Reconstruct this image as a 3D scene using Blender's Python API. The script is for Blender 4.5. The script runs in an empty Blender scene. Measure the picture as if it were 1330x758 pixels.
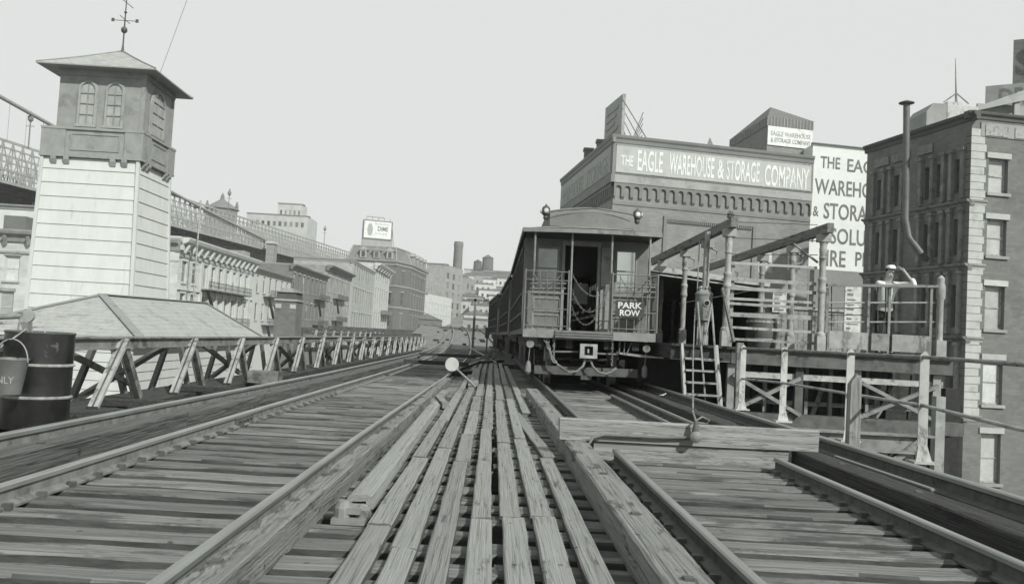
import bpy, bmesh, math, random
from mathutils import Vector, Matrix
random.seed(7)
R = math.radians
SC = bpy.context.scene
COL = SC.collection

# ---------------------------------------------------------------- camera
CZ = 1.1
F = 1150.0
cam_d = bpy.data.cameras.new('camera'); cam = bpy.data.objects.new('camera', cam_d); COL.objects.link(cam)
CR = Matrix.Rotation(R(-1.08), 3, 'Z') @ Matrix.Rotation(R(90 + 2.95), 3, 'X') @ Matrix.Rotation(R(3.2), 3, 'Z')
cam.matrix_world = Matrix.Translation((0, 0, CZ)) @ CR.to_4x4()
cam_d.sensor_width = 36; cam_d.lens = 36 * F / 1330
cam_d.clip_start = 0.1; cam_d.clip_end = 5000
cam_d.dof.use_dof = True; cam_d.dof.focus_distance = 17; cam_d.dof.aperture_fstop = 7
SC.camera = cam

def at(px, py, Y):
    d = CR @ Vector(((px - 665) / F, -(py - 379) / F, -1)); d = d / d.y
    return Vector((d.x * Y, Y, CZ + d.z * Y))

# ---------------------------------------------------------------- sky and sun
SUN_EL, SUN_AZ = 35, 143          # azimuth measured clockwise from +Y: behind the camera and to its right
w = bpy.data.worlds.new('World'); SC.world = w; w.use_nodes = True
nt = w.node_tree; nt.nodes.clear()
sky = nt.nodes.new('ShaderNodeTexSky'); sky.sky_type = 'NISHITA'; sky.sun_disc = False
sky.sun_elevation = R(SUN_EL); sky.sun_rotation = R(SUN_AZ); sky.dust_density = 4.0; sky.air_density = 1.2
bw = nt.nodes.new('ShaderNodeRGBToBW')
mr = nt.nodes.new('ShaderNodeMapRange'); mr.inputs['From Min'].default_value = 0; mr.inputs['From Max'].default_value = 20
mr.inputs['To Min'].default_value = 7.4; mr.inputs['To Max'].default_value = 9.2
tint = nt.nodes.new('ShaderNodeMixRGB'); tint.blend_type = 'MULTIPLY'; tint.inputs[0].default_value = 1
tint.inputs[2].default_value = (0.975, 1.0, 0.985, 1)
bg = nt.nodes.new('ShaderNodeBackground'); bg.inputs['Strength'].default_value = 0.1
wo = nt.nodes.new('ShaderNodeOutputWorld')
nt.links.new(sky.outputs[0], bw.inputs[0]); nt.links.new(bw.outputs[0], mr.inputs[0]); nt.links.new(mr.outputs[0], tint.inputs[1])
nt.links.new(tint.outputs[0], bg.inputs[0]); nt.links.new(bg.outputs[0], wo.inputs[0])
sd = bpy.data.lights.new('sun', 'SUN'); sd.energy = 5.0; sd.angle = R(0.6); sd.color = (1.0, 0.985, 0.96)
so = bpy.data.objects.new('sun', sd); COL.objects.link(so)
sv = Vector((math.sin(R(SUN_AZ)) * math.cos(R(SUN_EL)), math.cos(R(SUN_AZ)) * math.cos(R(SUN_EL)), math.sin(R(SUN_EL))))
so.rotation_euler = sv.to_track_quat('Z', 'Y').to_euler(); so.location = sv * 60
SC.view_settings.view_transform = 'Standard'; SC.view_settings.look = 'None'
SC.view_settings.exposure = 0.0; SC.view_settings.gamma = 1.0
SC.render.engine = 'CYCLES'
SC.cycles.max_bounces = 6; SC.cycles.diffuse_bounces = 3; SC.cycles.glossy_bounces = 3

# ---------------------------------------------------------------- materials
def g(v): return (min(1, v * 0.955), min(1, v * 1.0), min(1, v * 0.945), 1)
def N(t, k): return t.nodes.new(k)
def mat(name, v, var=0.25, scale=4.0, rough=0.85, stretch=(1, 1, 1), rand=0.12, bump=0.15, dark=None, dark_amt=0.5,
        dark_scale=1.3, dark_stretch=(1, 1, 1), metal=0.0, spec=0.3, brick=None, crack=None, spots=None):
    m = bpy.data.materials.new(name); m.use_nodes = True; t = m.node_tree; t.nodes.clear()
    L = t.links.new
    out = N(t, 'ShaderNodeOutputMaterial'); b = N(t, 'ShaderNodeBsdfPrincipled'); L(b.outputs[0], out.inputs[0])
    b.inputs['Roughness'].default_value = rough; b.inputs['Metallic'].default_value = metal
    b.inputs['Specular IOR Level'].default_value = spec
    tc = N(t, 'ShaderNodeTexCoord'); oi = N(t, 'ShaderNodeObjectInfo')
    off = N(t, 'ShaderNodeVectorMath'); off.operation = 'SCALE'; off.inputs['Scale'].default_value = 37.0
    cmb = N(t, 'ShaderNodeCombineXYZ')
    for i in range(3): L(oi.outputs['Random'], cmb.inputs[i])
    L(cmb.outputs[0], off.inputs[0])
    add = N(t, 'ShaderNodeVectorMath'); L(tc.outputs['Object'], add.inputs[0]); L(off.outputs[0], add.inputs[1])
    mp = N(t, 'ShaderNodeMapping'); mp.inputs['Scale'].default_value = stretch; L(add.outputs[0], mp.inputs[0])
    n1 = N(t, 'ShaderNodeTexNoise'); n1.inputs['Scale'].default_value = scale; n1.inputs['Detail'].default_value = 8; n1.inputs['Roughness'].default_value = 0.65
    L(mp.outputs[0], n1.inputs[0])
    r1 = N(t, 'ShaderNodeMapRange'); r1.inputs['From Min'].default_value = 0.3; r1.inputs['From Max'].default_value = 0.7
    r1.inputs['To Min'].default_value = 1 - var; r1.inputs['To Max'].default_value = 1 + var; L(n1.outputs[0], r1.inputs[0])
    r2 = N(t, 'ShaderNodeMapRange'); r2.inputs['To Min'].default_value = 1 - rand; r2.inputs['To Max'].default_value = 1 + rand
    L(oi.outputs['Random'], r2.inputs[0])
    mu = N(t, 'ShaderNodeMath'); mu.operation = 'MULTIPLY'; L(r1.outputs[0], mu.inputs[0]); L(r2.outputs[0], mu.inputs[1])
    val = mu.outputs[0]
    if dark is not None:
        mp2 = N(t, 'ShaderNodeMapping'); mp2.inputs['Scale'].default_value = dark_stretch; L(add.outputs[0], mp2.inputs[0])
        n2 = N(t, 'ShaderNodeTexNoise'); n2.inputs['Scale'].default_value = dark_scale; n2.inputs['Detail'].default_value = 6; n2.inputs['Roughness'].default_value = 0.7
        L(mp2.outputs[0], n2.inputs[0])
        r3 = N(t, 'ShaderNodeMapRange'); r3.inputs['From Min'].default_value = 0.66 - dark_amt * 0.3; r3.inputs['From Max'].default_value = 0.74 - dark_amt * 0.3
        r3.inputs['To Min'].default_value = 1; r3.inputs['To Max'].default_value = dark; L(n2.outputs[0], r3.inputs[0])
        m3 = N(t, 'ShaderNodeMath'); m3.operation = 'MULTIPLY'; L(val, m3.inputs[0]); L(r3.outputs[0], m3.inputs[1]); val = m3.outputs[0]
    if crack:          # (stretch, strength, width) long splits in weathered wood
        mp3 = N(t, 'ShaderNodeMapping'); mp3.inputs['Scale'].default_value = crack[0]; L(add.outputs[0], mp3.inputs[0])
        n3 = N(t, 'ShaderNodeTexNoise'); n3.inputs['Scale'].default_value = 1.0; n3.inputs['Detail'].default_value = 4; n3.inputs['Roughness'].default_value = 0.55; L(mp3.outputs[0], n3.inputs[0])
        ab = N(t, 'ShaderNodeMath'); ab.operation = 'SUBTRACT'; L(n3.outputs[0], ab.inputs[0]); ab.inputs[1].default_value = 0.5
        ab2 = N(t, 'ShaderNodeMath'); ab2.operation = 'ABSOLUTE'; L(ab.outputs[0], ab2.inputs[0])
        r5 = N(t, 'ShaderNodeMapRange'); r5.inputs['From Min'].default_value = 0; r5.inputs['From Max'].default_value = crack[2]; r5.inputs['To Min'].default_value = crack[1]; r5.inputs['To Max'].default_value = 1; L(ab2.outputs[0], r5.inputs[0])
        m5 = N(t, 'ShaderNodeMath'); m5.operation = 'MULTIPLY'; L(val, m5.inputs[0]); L(r5.outputs[0], m5.inputs[1]); val = m5.outputs[0]
    if spots:          # (scale, size, strength) nail heads, knots, grease spots
        vo = N(t, 'ShaderNodeTexVoronoi'); vo.inputs['Scale'].default_value = spots[0]; L(add.outputs[0], vo.inputs['Vector'])
        r6 = N(t, 'ShaderNodeMapRange'); r6.inputs['From Min'].default_value = spots[1] * .6; r6.inputs['From Max'].default_value = spots[1]; r6.inputs['To Min'].default_value = spots[2]; r6.inputs['To Max'].default_value = 1; L(vo.outputs['Distance'], r6.inputs[0])
        m6 = N(t, 'ShaderNodeMath'); m6.operation = 'MULTIPLY'; L(val, m6.inputs[0]); L(r6.outputs[0], m6.inputs[1]); val = m6.outputs[0]
    if brick:
        bt = N(t, 'ShaderNodeTexBrick'); L(tc.outputs['UV'], bt.inputs[0])
        bt.inputs['Color1'].default_value = (1, 1, 1, 1); c2_ = brick[4] if len(brick) > 4 else 0.8; bt.inputs['Color2'].default_value = (c2_, c2_, c2_, 1)
        bt.inputs['Mortar'].default_value = (brick[2], brick[2], brick[2], 1); bt.inputs['Scale'].default_value = 1
        bt.inputs['Brick Width'].default_value = brick[0]; bt.inputs['Row Height'].default_value = brick[1]
        bt.inputs['Mortar Size'].default_value = brick[3] if len(brick) > 3 else 0.012
        m4 = N(t, 'ShaderNodeMath'); m4.operation = 'MULTIPLY'; L(val, m4.inputs[0]); L(bt.outputs[0], m4.inputs[1]); val = m4.outputs[0]
    cm = N(t, 'ShaderNodeVectorMath'); cm.operation = 'SCALE'; cm.inputs[0].default_value = g(v)[:3]; L(val, cm.inputs['Scale'])
    L(cm.outputs[0], b.inputs['Base Color'])
    if bump:
        bp = N(t, 'ShaderNodeBump'); bp.inputs['Strength'].default_value = bump; bp.inputs['Distance'].default_value = 0.02
        L(val, bp.inputs['Height']); L(bp.outputs[0], b.inputs['Normal'])
    return m
M = {}
WS = dict(dark=0.45, dark_amt=0.35, bump=0.5)
M['tie'] = mat('tie_wood', 0.165, 0.5, 2.6, stretch=(0.45, 22, 22), crack=((.3, 40, 40), .6, .03), spots=(4.5, .09, .4), rand=0.3, dark=0.45, dark_amt=0.45, dark_scale=1.6, dark_stretch=(1, 3, 3), bump=0.6)
M['woodside'] = mat('tarred_shaded_wood_side', 0.06, 0.4, 2.2, stretch=(2, 2, 8), rand=0.2, bump=0.4)  # tarred sides, dark enough to paint in the shade between ties
M['plankside'] = mat('damp_plank_side', 0.09, 0.4, 2.2, stretch=(8, 1, 8), rand=0.2, bump=0.4)  # dark side tone paints the shade into the gaps between planks
M['plank'] = mat('plank_wood', 0.235, 0.22, 2.4, stretch=(60, 0.9, 60), crack=((30, .22, 30), .5, .014), spots=(5, .08, .35), rand=0.16, dark=0.35, dark_amt=0.2, dark_scale=3, dark_stretch=(3.5, 0.5, 3.5), bump=0.6)
M['timber'] = mat('guard_timber_wood', 0.19, 0.28, 2.2, stretch=(34, 0.6, 34), crack=((20, .2, 20), .5, .016), spots=(4, .08, .4), rand=0.1, dark=0.35, dark_amt=0.35, dark_scale=3, dark_stretch=(3, 0.6, 3), bump=0.7)
M['browntimber'] = mat('grimy_brown_wood', 0.1, 0.5, 2.2, stretch=(20, 0.6, 20), crack=((26, .3, 26), .4, .03), spots=(4, .15, .5), bump=0.6)
M['darktimber'] = mat('dark_creosoted_wood', 0.045, 0.5, 2.2, stretch=(20, 0.5, 20), dark=0.5, dark_amt=0.35, dark_scale=3, dark_stretch=(3, 0.6, 3), bump=0.7)
M['boardx'] = mat('pale_board_wood', 0.22, 0.35, 2.0, stretch=(0.4, 14, 14), crack=((.8, 16, 16), .5, .02), spots=(3, .1, .4), rand=0.12, dark=0.6, dark_amt=0.25, dark_scale=1.2, dark_stretch=(1, 1, 3), bump=0.4)
M['postwood'] = mat('post_wood', 0.2, 0.45, 3, stretch=(8, 8, 0.7), dark=0.4, dark_amt=0.4, bump=0.6)
M['railhead'] = mat('polished_rail_steel', 0.24, 0.25, 6, rough=0.38, stretch=(4, 0.2, 1), metal=0.35, spec=0.5, bump=0.05)
M['railbody'] = mat('rusty_rail_steel', 0.08, 0.35, 9, rough=0.7, metal=0.0, dark=0.5, dark_amt=0.3, dark_scale=3, bump=0.2)  # rust, toned down to paint in shade on the rail sides
M['railbodylt'] = mat('worn_rail_steel', 0.17, 0.35, 9, rough=0.6, dark=0.5, dark_amt=0.3, dark_scale=3, bump=0.2)  # lighter copy of the rail steel, sunlight painted onto the left rails
M['iron'] = mat('dark_painted_iron', 0.075, 0.35, 5, rough=0.6, dark=0.5, dark_amt=0.4, bump=0.15)
M['blackiron'] = mat('black_grimy_iron', 0.02, 0.4, 6, rough=0.6, bump=0.2)
M['midiron'] = mat('weathered_grey_iron', 0.17, 0.35, 5, rough=0.65, dark=0.45, dark_amt=0.4, dark_scale=3, bump=0.15)
M['lightiron'] = mat('pale_painted_iron', 0.29, 0.3, 5, rough=0.6, dark=0.4, dark_amt=0.42, dark_scale=4, bump=0.12)
M['whitepaint'] = mat('worn_white_paint', 0.36, 0.16, 5, rough=0.6, dark=0.45, dark_amt=0.36, dark_scale=5, dark_stretch=(1, 1, 0.5), bump=0.1)
M['column'] = mat('grey_white_column_paint', 0.25, 0.25, 5, rough=0.6, dark=0.45, dark_amt=0.4, dark_scale=4, dark_stretch=(1, 1, 0.4), bump=0.12)
M['clap'] = mat('white_clapboard_paint', 0.49, 0.07, 2.5, rough=0.7, stretch=(1, 1, 0.35), dark=0.8, dark_amt=0.25, dark_scale=1.5, dark_stretch=(2, 2, 0.2), bump=0.08)
M['trim'] = mat('grey_tower_trim_paint', 0.26, 0.15, 2.5, rough=0.7, dark=0.75, dark_amt=0.35, bump=0.08)
M['shingle'] = mat('slate_shingle', 0.3, 0.1, 3, rough=0.8, brick=(0.8, 0.3, 0.68, 0.012, 0.93), dark=0.75, dark_amt=0.35, bump=0.3)
M['tower_roof'] = mat('tower_roof_shingle', 0.3, 0.12, 3, rough=0.8, brick=(0.3, 0.22, 0.72, 0.012), bump=0.2)
M['glassdk'] = mat('dark_window_glass', 0.045, 0.5, 1.5, rough=0.12, rand=0.6, spec=0.6, bump=0)
M['glasslt'] = mat('pale_blind_window', 0.42, 0.2, 1.5, rough=0.35, rand=0.3, spec=0.5, bump=0)
M['archpane'] = mat('dull_arched_pane', 0.27, 0.25, 2, rough=0.3, rand=0.2, spec=0.5, bump=0)
M['glassmid'] = mat('grey_window_glass', 0.17, 0.3, 1.5, rough=0.15, rand=0.4, spec=0.6, bump=0)
M['carside'] = mat('car_side_paint', 0.04, 0.2, 4, rough=0.5, bump=0.05)
M['carpaint'] = mat('car_end_paint', 0.145, 0.2, 4, rough=0.55, dark=0.7, dark_amt=0.35, dark_scale=3, bump=0.08)
M['carroof'] = mat('car_roof_canvas', 0.165, 0.18, 3, rough=0.8, dark=0.75, dark_amt=0.35, dark_scale=2, bump=0.1)
M['carlight'] = mat('car_trim_paint', 0.2, 0.2, 5, rough=0.55, dark=0.6, dark_amt=0.3, dark_scale=4, bump=0.05)
M['black'] = mat('black_interior', 0.01, 0.3, 4, rough=0.9, bump=0)
M['skyglass'] = mat('bright_reflecting_glass', 0.62, 0.1, 2, rough=0.12, metal=1.0, bump=0)
M['dimglass'] = mat('dim_reflecting_glass', 0.22, 0.3, 2, rough=0.15, metal=1.0, bump=0)
M['lamp'] = mat('pale_lamp_glass', 0.5, 0.1, 4, rough=0.15, spec=0.7, bump=0)
M['eagle'] = mat('warehouse_brick', 0.23, 0.14, 0.5, rough=0.9, brick=(0.45, 0.16, 0.8), dark=0.8, dark_amt=0.4, dark_scale=0.25, bump=0.1)
M['eaglesign'] = mat('painted_sign_grey', 0.34, 0.08, 0.7, rough=0.85, dark=0.88, dark_amt=0.35, dark_scale=0.6, bump=0.05)
M['signwhite'] = mat('painted_letter_white', 0.6, 0.16, 2, rough=0.8, rand=0.02, dark=0.75, dark_amt=.35, dark_scale=.9, bump=0)
M['wallwhite'] = mat('whitewashed_wall', 0.6, 0.06, 0.8, rough=0.85, brick=(0.45, 0.16, 0.97, 0.01, 0.97), dark=0.9, dark_amt=0.35, dark_scale=0.4, bump=0.05)
M['letterdk'] = mat('painted_letter_dark', 0.14, 0.35, 1.5, rough=0.85, rand=0.02, bump=0)
M['brickmid'] = mat('mid_grey_brick', 0.16, 0.12, 0.7, rough=0.9, brick=(0.42, 0.15, 0.85), dark=0.85, dark_amt=0.4, dark_scale=0.4, bump=0.1)
M['brickmansard'] = mat('mansard_brick', 0.12, 0.12, 0.7, rough=0.9, brick=(0.42, 0.15, 0.85), dark=0.85, dark_amt=0.4, dark_scale=0.4, bump=0.1)
M['brickdark'] = mat('dark_brick', 0.1, 0.2, 0.8, rough=0.9, brick=(0.42, 0.15, 0.85), dark=0.75, dark_amt=0.4, dark_scale=0.4, bump=0.1)
M['stonelt'] = mat('pale_limestone', 0.5, 0.1, 0.8, rough=0.85, brick=(1.1, 0.42, 0.9), dark=0.85, dark_amt=0.35, dark_scale=0.5, bump=0.08)
M['stonemid'] = mat('grey_sandstone', 0.3, 0.14, 0.8, rough=0.9, brick=(1.0, 0.4, 0.88), dark=0.8, dark_amt=0.4, dark_scale=0.5, bump=0.1)
M['pilaster'] = mat('grimy_pilaster_stone', 0.17, 0.3, 2, rough=0.9, dark=0.6, dark_amt=0.4, bump=0.1)  # stone darkened to paint shade onto the corner building's left face
M['quoin'] = mat('quoin_stone', 0.37, 0.12, 2, rough=0.85, dark=0.8, dark_amt=0.3, bump=0.1)
M['farwall'] = mat('far_pale_wall', 0.4, 0.15, 0.3, rough=0.9, rand=0.25, bump=0)
M['roofgrey'] = mat('grey_slate_roof', 0.14, 0.15, 1, rough=0.85, rand=0.1, bump=0.05)
M['pipe'] = mat('sheet_metal_flue', 0.09, 0.25, 2, rough=0.5, spec=0.4, bump=0.05)
M['barrel'] = mat('black_drum_enamel', 0.013, 0.6, 5, rough=0.28, dark=7, dark_amt=0.16, dark_scale=4, spec=0.6, bump=0.08)
M['barrelrim'] = mat('worn_drum_rib', 0.3, 0.4, 14, rough=0.35, metal=0.3, stretch=(1, 1, 0.3), bump=0.1)
M['bucket'] = mat('grey_painted_bucket', 0.12, 0.2, 6, rough=0.5, bump=0.05)
M['street'] = mat('street_paving', 0.2, 0.3, 0.25, rough=0.9, dark=0.7, dark_amt=0.4, dark_scale=0.1, bump=0.05)
M['hill'] = mat('far_hillside_ground', 0.14, 0.3, 0.08, rough=0.95, dark=0.6, dark_amt=0.4, dark_scale=0.05, bump=0.05)
M['deck'] = mat('dirty_deck_surface', 0.17, 0.4, 3, rough=0.95, dark=0.6, dark_amt=0.4, dark_scale=1, bump=0.3)
M['bridgeiron'] = mat('pale_bridge_ironwork', 0.26, 0.15, 0.6, rough=0.8, bump=0)
M['bridgedark'] = mat('bridge_soffit_iron', 0.02, 0.7, 0.35, rough=0.9, stretch=(1, 1, 1), dark=2.6, dark_amt=0.3, dark_scale=0.5, bump=0)
M['skin'] = mat('skin', 0.34, 0.06, 8, rough=0.6, bump=0)
M['shirt'] = mat('white_shirt_cloth', 0.7, 0.08, 9, rough=0.85, bump=0.2)
M['cloth'] = mat('dark_trouser_cloth', 0.02, 0.2, 9, rough=0.9, bump=0.1)
M['paper'] = mat('pale_printed_paper', 0.45, 0.2, 9, rough=0.8, dark=0.5, dark_amt=0.4, dark_scale=7, bump=0)
M['cable'] = mat('rubber_cable', 0.13, 0.2, 9, rough=0.6, bump=0)

# ---------------------------------------------------------------- mesh helpers
class MB:
    def __init__(s): s.v = []; s.f = []; s.uv = []
    def face(s, pts, uv=None):
        n = len(s.v); s.v += [Vector(p) for p in pts]; s.f.append(tuple(range(n, n + len(pts)))); s.uv.append(uv)
        return s
    def add(s, vs, fs):
        n = len(s.v); s.v += [Vector(p) for p in vs]
        for f in fs: s.f.append(tuple(i + n for i in f)); s.uv.append(None)
        return s
    def box(s, a, b):
        x0, x1 = sorted((a[0], b[0])); y0, y1 = sorted((a[1], b[1])); z0, z1 = sorted((a[2], b[2]))
        vs = [(x, y, z) for z in (z0, z1) for x, y in ((x0, y0), (x1, y0), (x1, y1), (x0, y1))]
        return s.add(vs, [(3, 2, 1, 0), (4, 5, 6, 7), (0, 1, 5, 4), (1, 2, 6, 5), (2, 3, 7, 6), (3, 0, 4, 7)])
    def bar(s, p0, p1, w, h, up=(0, 0, 1)):
        p0 = Vector(p0); p1 = Vector(p1); d = (p1 - p0).normalized(); up = Vector(up)
        if abs(d.dot(up)) > 0.98: up = Vector((0, 1, 0))
        sx = d.cross(up).normalized(); uz = sx.cross(d).normalized()
        vs = [p + sx * a * w / 2 + uz * b * h / 2 for p in (p0, p1) for a, b in ((-1, -1), (1, -1), (1, 1), (-1, 1))]
        return s.add(vs, [(0, 1, 2, 3), (7, 6, 5, 4), (0, 4, 5, 1), (1, 5, 6, 2), (2, 6, 7, 3), (3, 7, 4, 0)])
    def tube(s, path, r, n=8, caps=True, closed=False):
        path = [Vector(p) for p in path]; m = len(path); rr = r if isinstance(r, (list, tuple)) else [r] * m
        vs = []; ref = None
        for i, p in enumerate(path):
            d = (path[min(i + 1, m - 1)] - path[max(i - 1, 0)]) if not closed else (path[(i + 1) % m] - path[i - 1])
            if d.length < 1e-9: d = Vector((0, 0, 1))
            d.normalize()
            if ref is None: ref = Vector((0, 0, 1)) if abs(d.z) < 0.9 else Vector((1, 0, 0))
            a = d.cross(ref).normalized(); b = d.cross(a).normalized(); ref = -b if False else ref
            if abs(d.dot(ref)) > 0.97: a = d.cross(Vector((0, 1, 0))).normalized(); b = d.cross(a).normalized()
            vs += [p + (a * math.cos(2 * math.pi * k / n) + b * math.sin(2 * math.pi * k / n)) * rr[i] for k in range(n)]
        fs = []
        for i in range(m if closed else m - 1):
            j = (i + 1) % m
            for k in range(n): fs.append((i * n + k, i * n + (k + 1) % n, j * n + (k + 1) % n, j * n + k))
        if caps and not closed: fs += [tuple(range(n - 1, -1, -1)), tuple((m - 1) * n + k for k in range(n))]
        return s.add(vs, fs)
    def lathe(s, c, prof, n=20, axis='Z', caps=True):
        c = Vector(c); vs = []
        for r, h in prof:
            for k in range(n):
                a = 2 * math.pi * k / n
                p = {'Z': (r * math.cos(a), r * math.sin(a), h), 'Y': (r * math.cos(a), h, r * math.sin(a)), 'X': (h, r * math.cos(a), r * math.sin(a))}[axis]
                vs.append(c + Vector(p))
        m = len(prof)
        fs = [(i * n + k, i * n + (k + 1) % n, (i + 1) * n + (k + 1) % n, (i + 1) * n + k) for i in range(m - 1) for k in range(n)]
        if caps: fs += [tuple(range(n - 1, -1, -1)), tuple((m - 1) * n + k for k in range(n))]
        return s.add(vs, fs)
    def prism(s, prof, p0, p1, ax, az):       # 2D outline (a,b) swept from p0 to p1
        p0 = Vector(p0); p1 = Vector(p1); ax = Vector(ax); az = Vector(az); n = len(prof)
        vs = [p + ax * a + az * b for p in (p0, p1) for a, b in prof]
        return s.add(vs, [tuple(range(n)), tuple(range(2 * n - 1, n - 1, -1))] + [(k, n + k, n + (k + 1) % n, (k + 1) % n) for k in range(n)])
    def build(s, name, m, parent=None, origin=None, smooth=None, label=None, cat=None, group=None, kind=None, recalc=True):
        me = bpy.data.meshes.new(name)
        if parent is not None: o0 = ORI.get(parent.name, Vector((0, 0, 0)))
        elif origin is not None: o0 = Vector(origin)
        else:
            xs = [p.x for p in s.v]; ys = [p.y for p in s.v]
            o0 = Vector(((min(xs) + max(xs)) / 2, (min(ys) + max(ys)) / 2, min(p.z for p in s.v)))
        me.from_pydata([p - o0 for p in s.v], [], s.f)
        if any(u is not None for u in s.uv):
            ul = me.uv_layers.new(name='uv')
            for pl, u in zip(me.polygons, s.uv):
                if u is not None:
                    for li, c in zip(pl.loop_indices, u): ul.data[li].uv = c
        me.materials.append(m if not isinstance(m, str) else M[m])
        if recalc and not any(u is not None for u in s.uv):
            bm = bmesh.new(); bm.from_mesh(me); bmesh.ops.recalc_face_normals(bm, faces=bm.faces); bm.to_mesh(me); bm.free()
        if smooth:
            for p in me.polygons: p.use_smooth = True
            me.set_sharp_from_angle(angle=R(smooth if smooth is not True else 35))
        o = bpy.data.objects.new(name, me); COL.objects.link(o)
        if parent is not None: o.parent = parent; ORI[o.name] = o0
        else: o.location = o0; ORI[o.name] = o0
        return tag(o, label, cat, group, kind)
ORI = {}
def tag(o, label=None, cat=None, group=None, kind=None):
    if label: o['label'] = label
    if cat: o['category'] = cat
    if group: o['group'] = group
    if kind: o['kind'] = kind
    return o
def thing(name, loc, label, cat, group=None, rz=0):
    o = bpy.data.objects.new(name, None); COL.objects.link(o); o.location = loc; o.empty_display_size = 0.2
    o.rotation_euler.z = rz; ORI[o.name] = Vector(loc)
    return tag(o, label, cat, group)
def children(o): return [c for c in bpy.data.objects if c.parent == o]
def copy_tree(o, parent=None, skip=()):
    c = o.copy(); COL.objects.link(c); c.parent = parent; ORI[c.name] = ORI.get(o.name, Vector((0, 0, 0)))
    for ch in children(o):
        if ch.name.split('.')[0] not in skip: copy_tree(ch, c, skip)
    return c
def text_mb(txt, width, height, origin, ux, uz, n, depth=0.02, bold=0.0):
    """lettering laid on a plane: origin = lower left, ux along the line, uz up, n towards the reader"""
    cu = bpy.data.curves.new('t', 'FONT'); cu.body = txt; cu.size = 1; cu.extrude = 0; cu.offset = bold; cu.resolution_u = 3
    o = bpy.data.objects.new('t', cu); COL.objects.link(o); bpy.context.view_layer.update()
    me = bpy.data.meshes.new_from_object(o.evaluated_get(bpy.context.evaluated_depsgraph_get()))
    xs = [v.co.x for v in me.vertices]; ys = [v.co.y for v in me.vertices]
    x0, x1, y0, y1 = min(xs), max(xs), min(ys), max(ys)
    origin = Vector(origin); ux = Vector(ux).normalized(); uz = Vector(uz).normalized(); n = Vector(n).normalized()
    mb = MB(); pos = [origin + ux * (v.co.x - x0) / (x1 - x0) * width + uz * (v.co.y - y0) / (y1 - y0) * height + n * depth for v in me.vertices]
    mb.add(pos, [tuple(p.vertices) for p in me.polygons])
    # thickness: side walls from boundary edges
    ec = {}
    for p in me.polygons:
        vs = list(p.vertices)
        for a, b in zip(vs, vs[1:] + vs[:1]): ec.setdefault((min(a, b), max(a, b)), []).append((a, b))
    for k, l in ec.items():
        if len(l) == 1:
            a, b = l[0]; mb.face([pos[a], pos[b], pos[b] - n * depth * 0.8, pos[a] - n * depth * 0.8])
    bpy.data.objects.remove(o); bpy.data.curves.remove(cu); bpy.data.meshes.remove(me)
    return mb

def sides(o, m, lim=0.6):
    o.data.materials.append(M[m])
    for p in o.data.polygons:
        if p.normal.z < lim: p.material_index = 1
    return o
def timber(mb, p0, p1, w, h, seg=10, jit=0.006, ch=0.012, rough_end=0.01, top_w=None):
    """sawn timber with chamfered, slightly uneven edges; p0,p1 = centre of the underside at both ends"""
    p0 = Vector(p0); p1 = Vector(p1); d = (p1 - p0).normalized(); sx = d.cross(Vector((0, 0, 1))).normalized(); uz = sx.cross(d)
    prof = [(-w / 2, 0), (w / 2, 0), (w / 2, h - ch), (w / 2 - ch, h), (0, h), (-w / 2 + ch, h), (-w / 2, h - ch)]
    n = len(prof); vs = []
    for i in range(seg + 1):
        c = p0.lerp(p1, i / seg); wob = random.uniform(-jit, jit)
        for a, b in prof:
            e = d * random.uniform(-rough_end, rough_end) if i in (0, seg) else Vector()
            vs.append(c + e + sx * (a + wob + random.uniform(-jit, jit) * 0.5) + uz * (b + random.uniform(-jit, jit) * 0.5))
    fs = [tuple(range(n)), tuple(seg * n + k for k in range(n - 1, -1, -1))]
    for i in range(seg):
        for k in range(n): fs.append((i * n + k, (i + 1) * n + k, (i + 1) * n + (k + 1) % n, i * n + (k + 1) % n))
    return mb.add(vs, fs)

# facade helpers ---------------------------------------------------
def wall(mb, P0, P1, z0, z1, wins, rec=0.18):
    """wall from P0 to P1 (left to right seen from outside) with real window openings; wins = [(u0,u1,v0,v1)]"""
    P0 = Vector((P0[0], P0[1], 0)); P1 = Vector((P1[0], P1[1], 0)); L = (P1 - P0).length; u = (P1 - P0) / L; n = Vector((u.y, -u.x, 0))
    us = sorted({0, L} | {round(x, 4) for q in wins for x in q[:2]}); vs = sorted({z0, z1} | {round(x, 4) for q in wins for x in q[2:4]})
    def pt(a, b, k=0): return P0 + u * a + Vector((0, 0, b)) - n * k
    def hole(a, b):
        return any(q[0] - 1e-3 < a < q[1] + 1e-3 and q[2] - 1e-3 < b < q[3] + 1e-3 for q in wins)
    for i in range(len(us) - 1):
        j = 0
        while j < len(vs) - 1:
            if hole((us[i] + us[i + 1]) / 2, (vs[j] + vs[j + 1]) / 2): j += 1; continue
            k = j
            while k + 1 < len(vs) - 1 and not hole((us[i] + us[i + 1]) / 2, (vs[k + 1] + vs[k + 2]) / 2): k += 1
            a, b, c, d = us[i], us[i + 1], vs[j], vs[k + 1]
            mb.face([pt(a, c), pt(b, c), pt(b, d), pt(a, d)], [(a, c), (b, c), (b, d), (a, d)]); j = k + 1
    for q in wins:
        a, b, c, d = q[:4]
        for (s, t) in (((a, c), (b, c)), ((b, c), (b, d)), ((b, d), (a, d)), ((a, d), (a, c))):
            mb.face([pt(*t), pt(*s), pt(*s, rec), pt(*t, rec)], [(0, 0), (.2, 0), (.2, .2), (0, .2)])
    return P0, u, n
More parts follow.
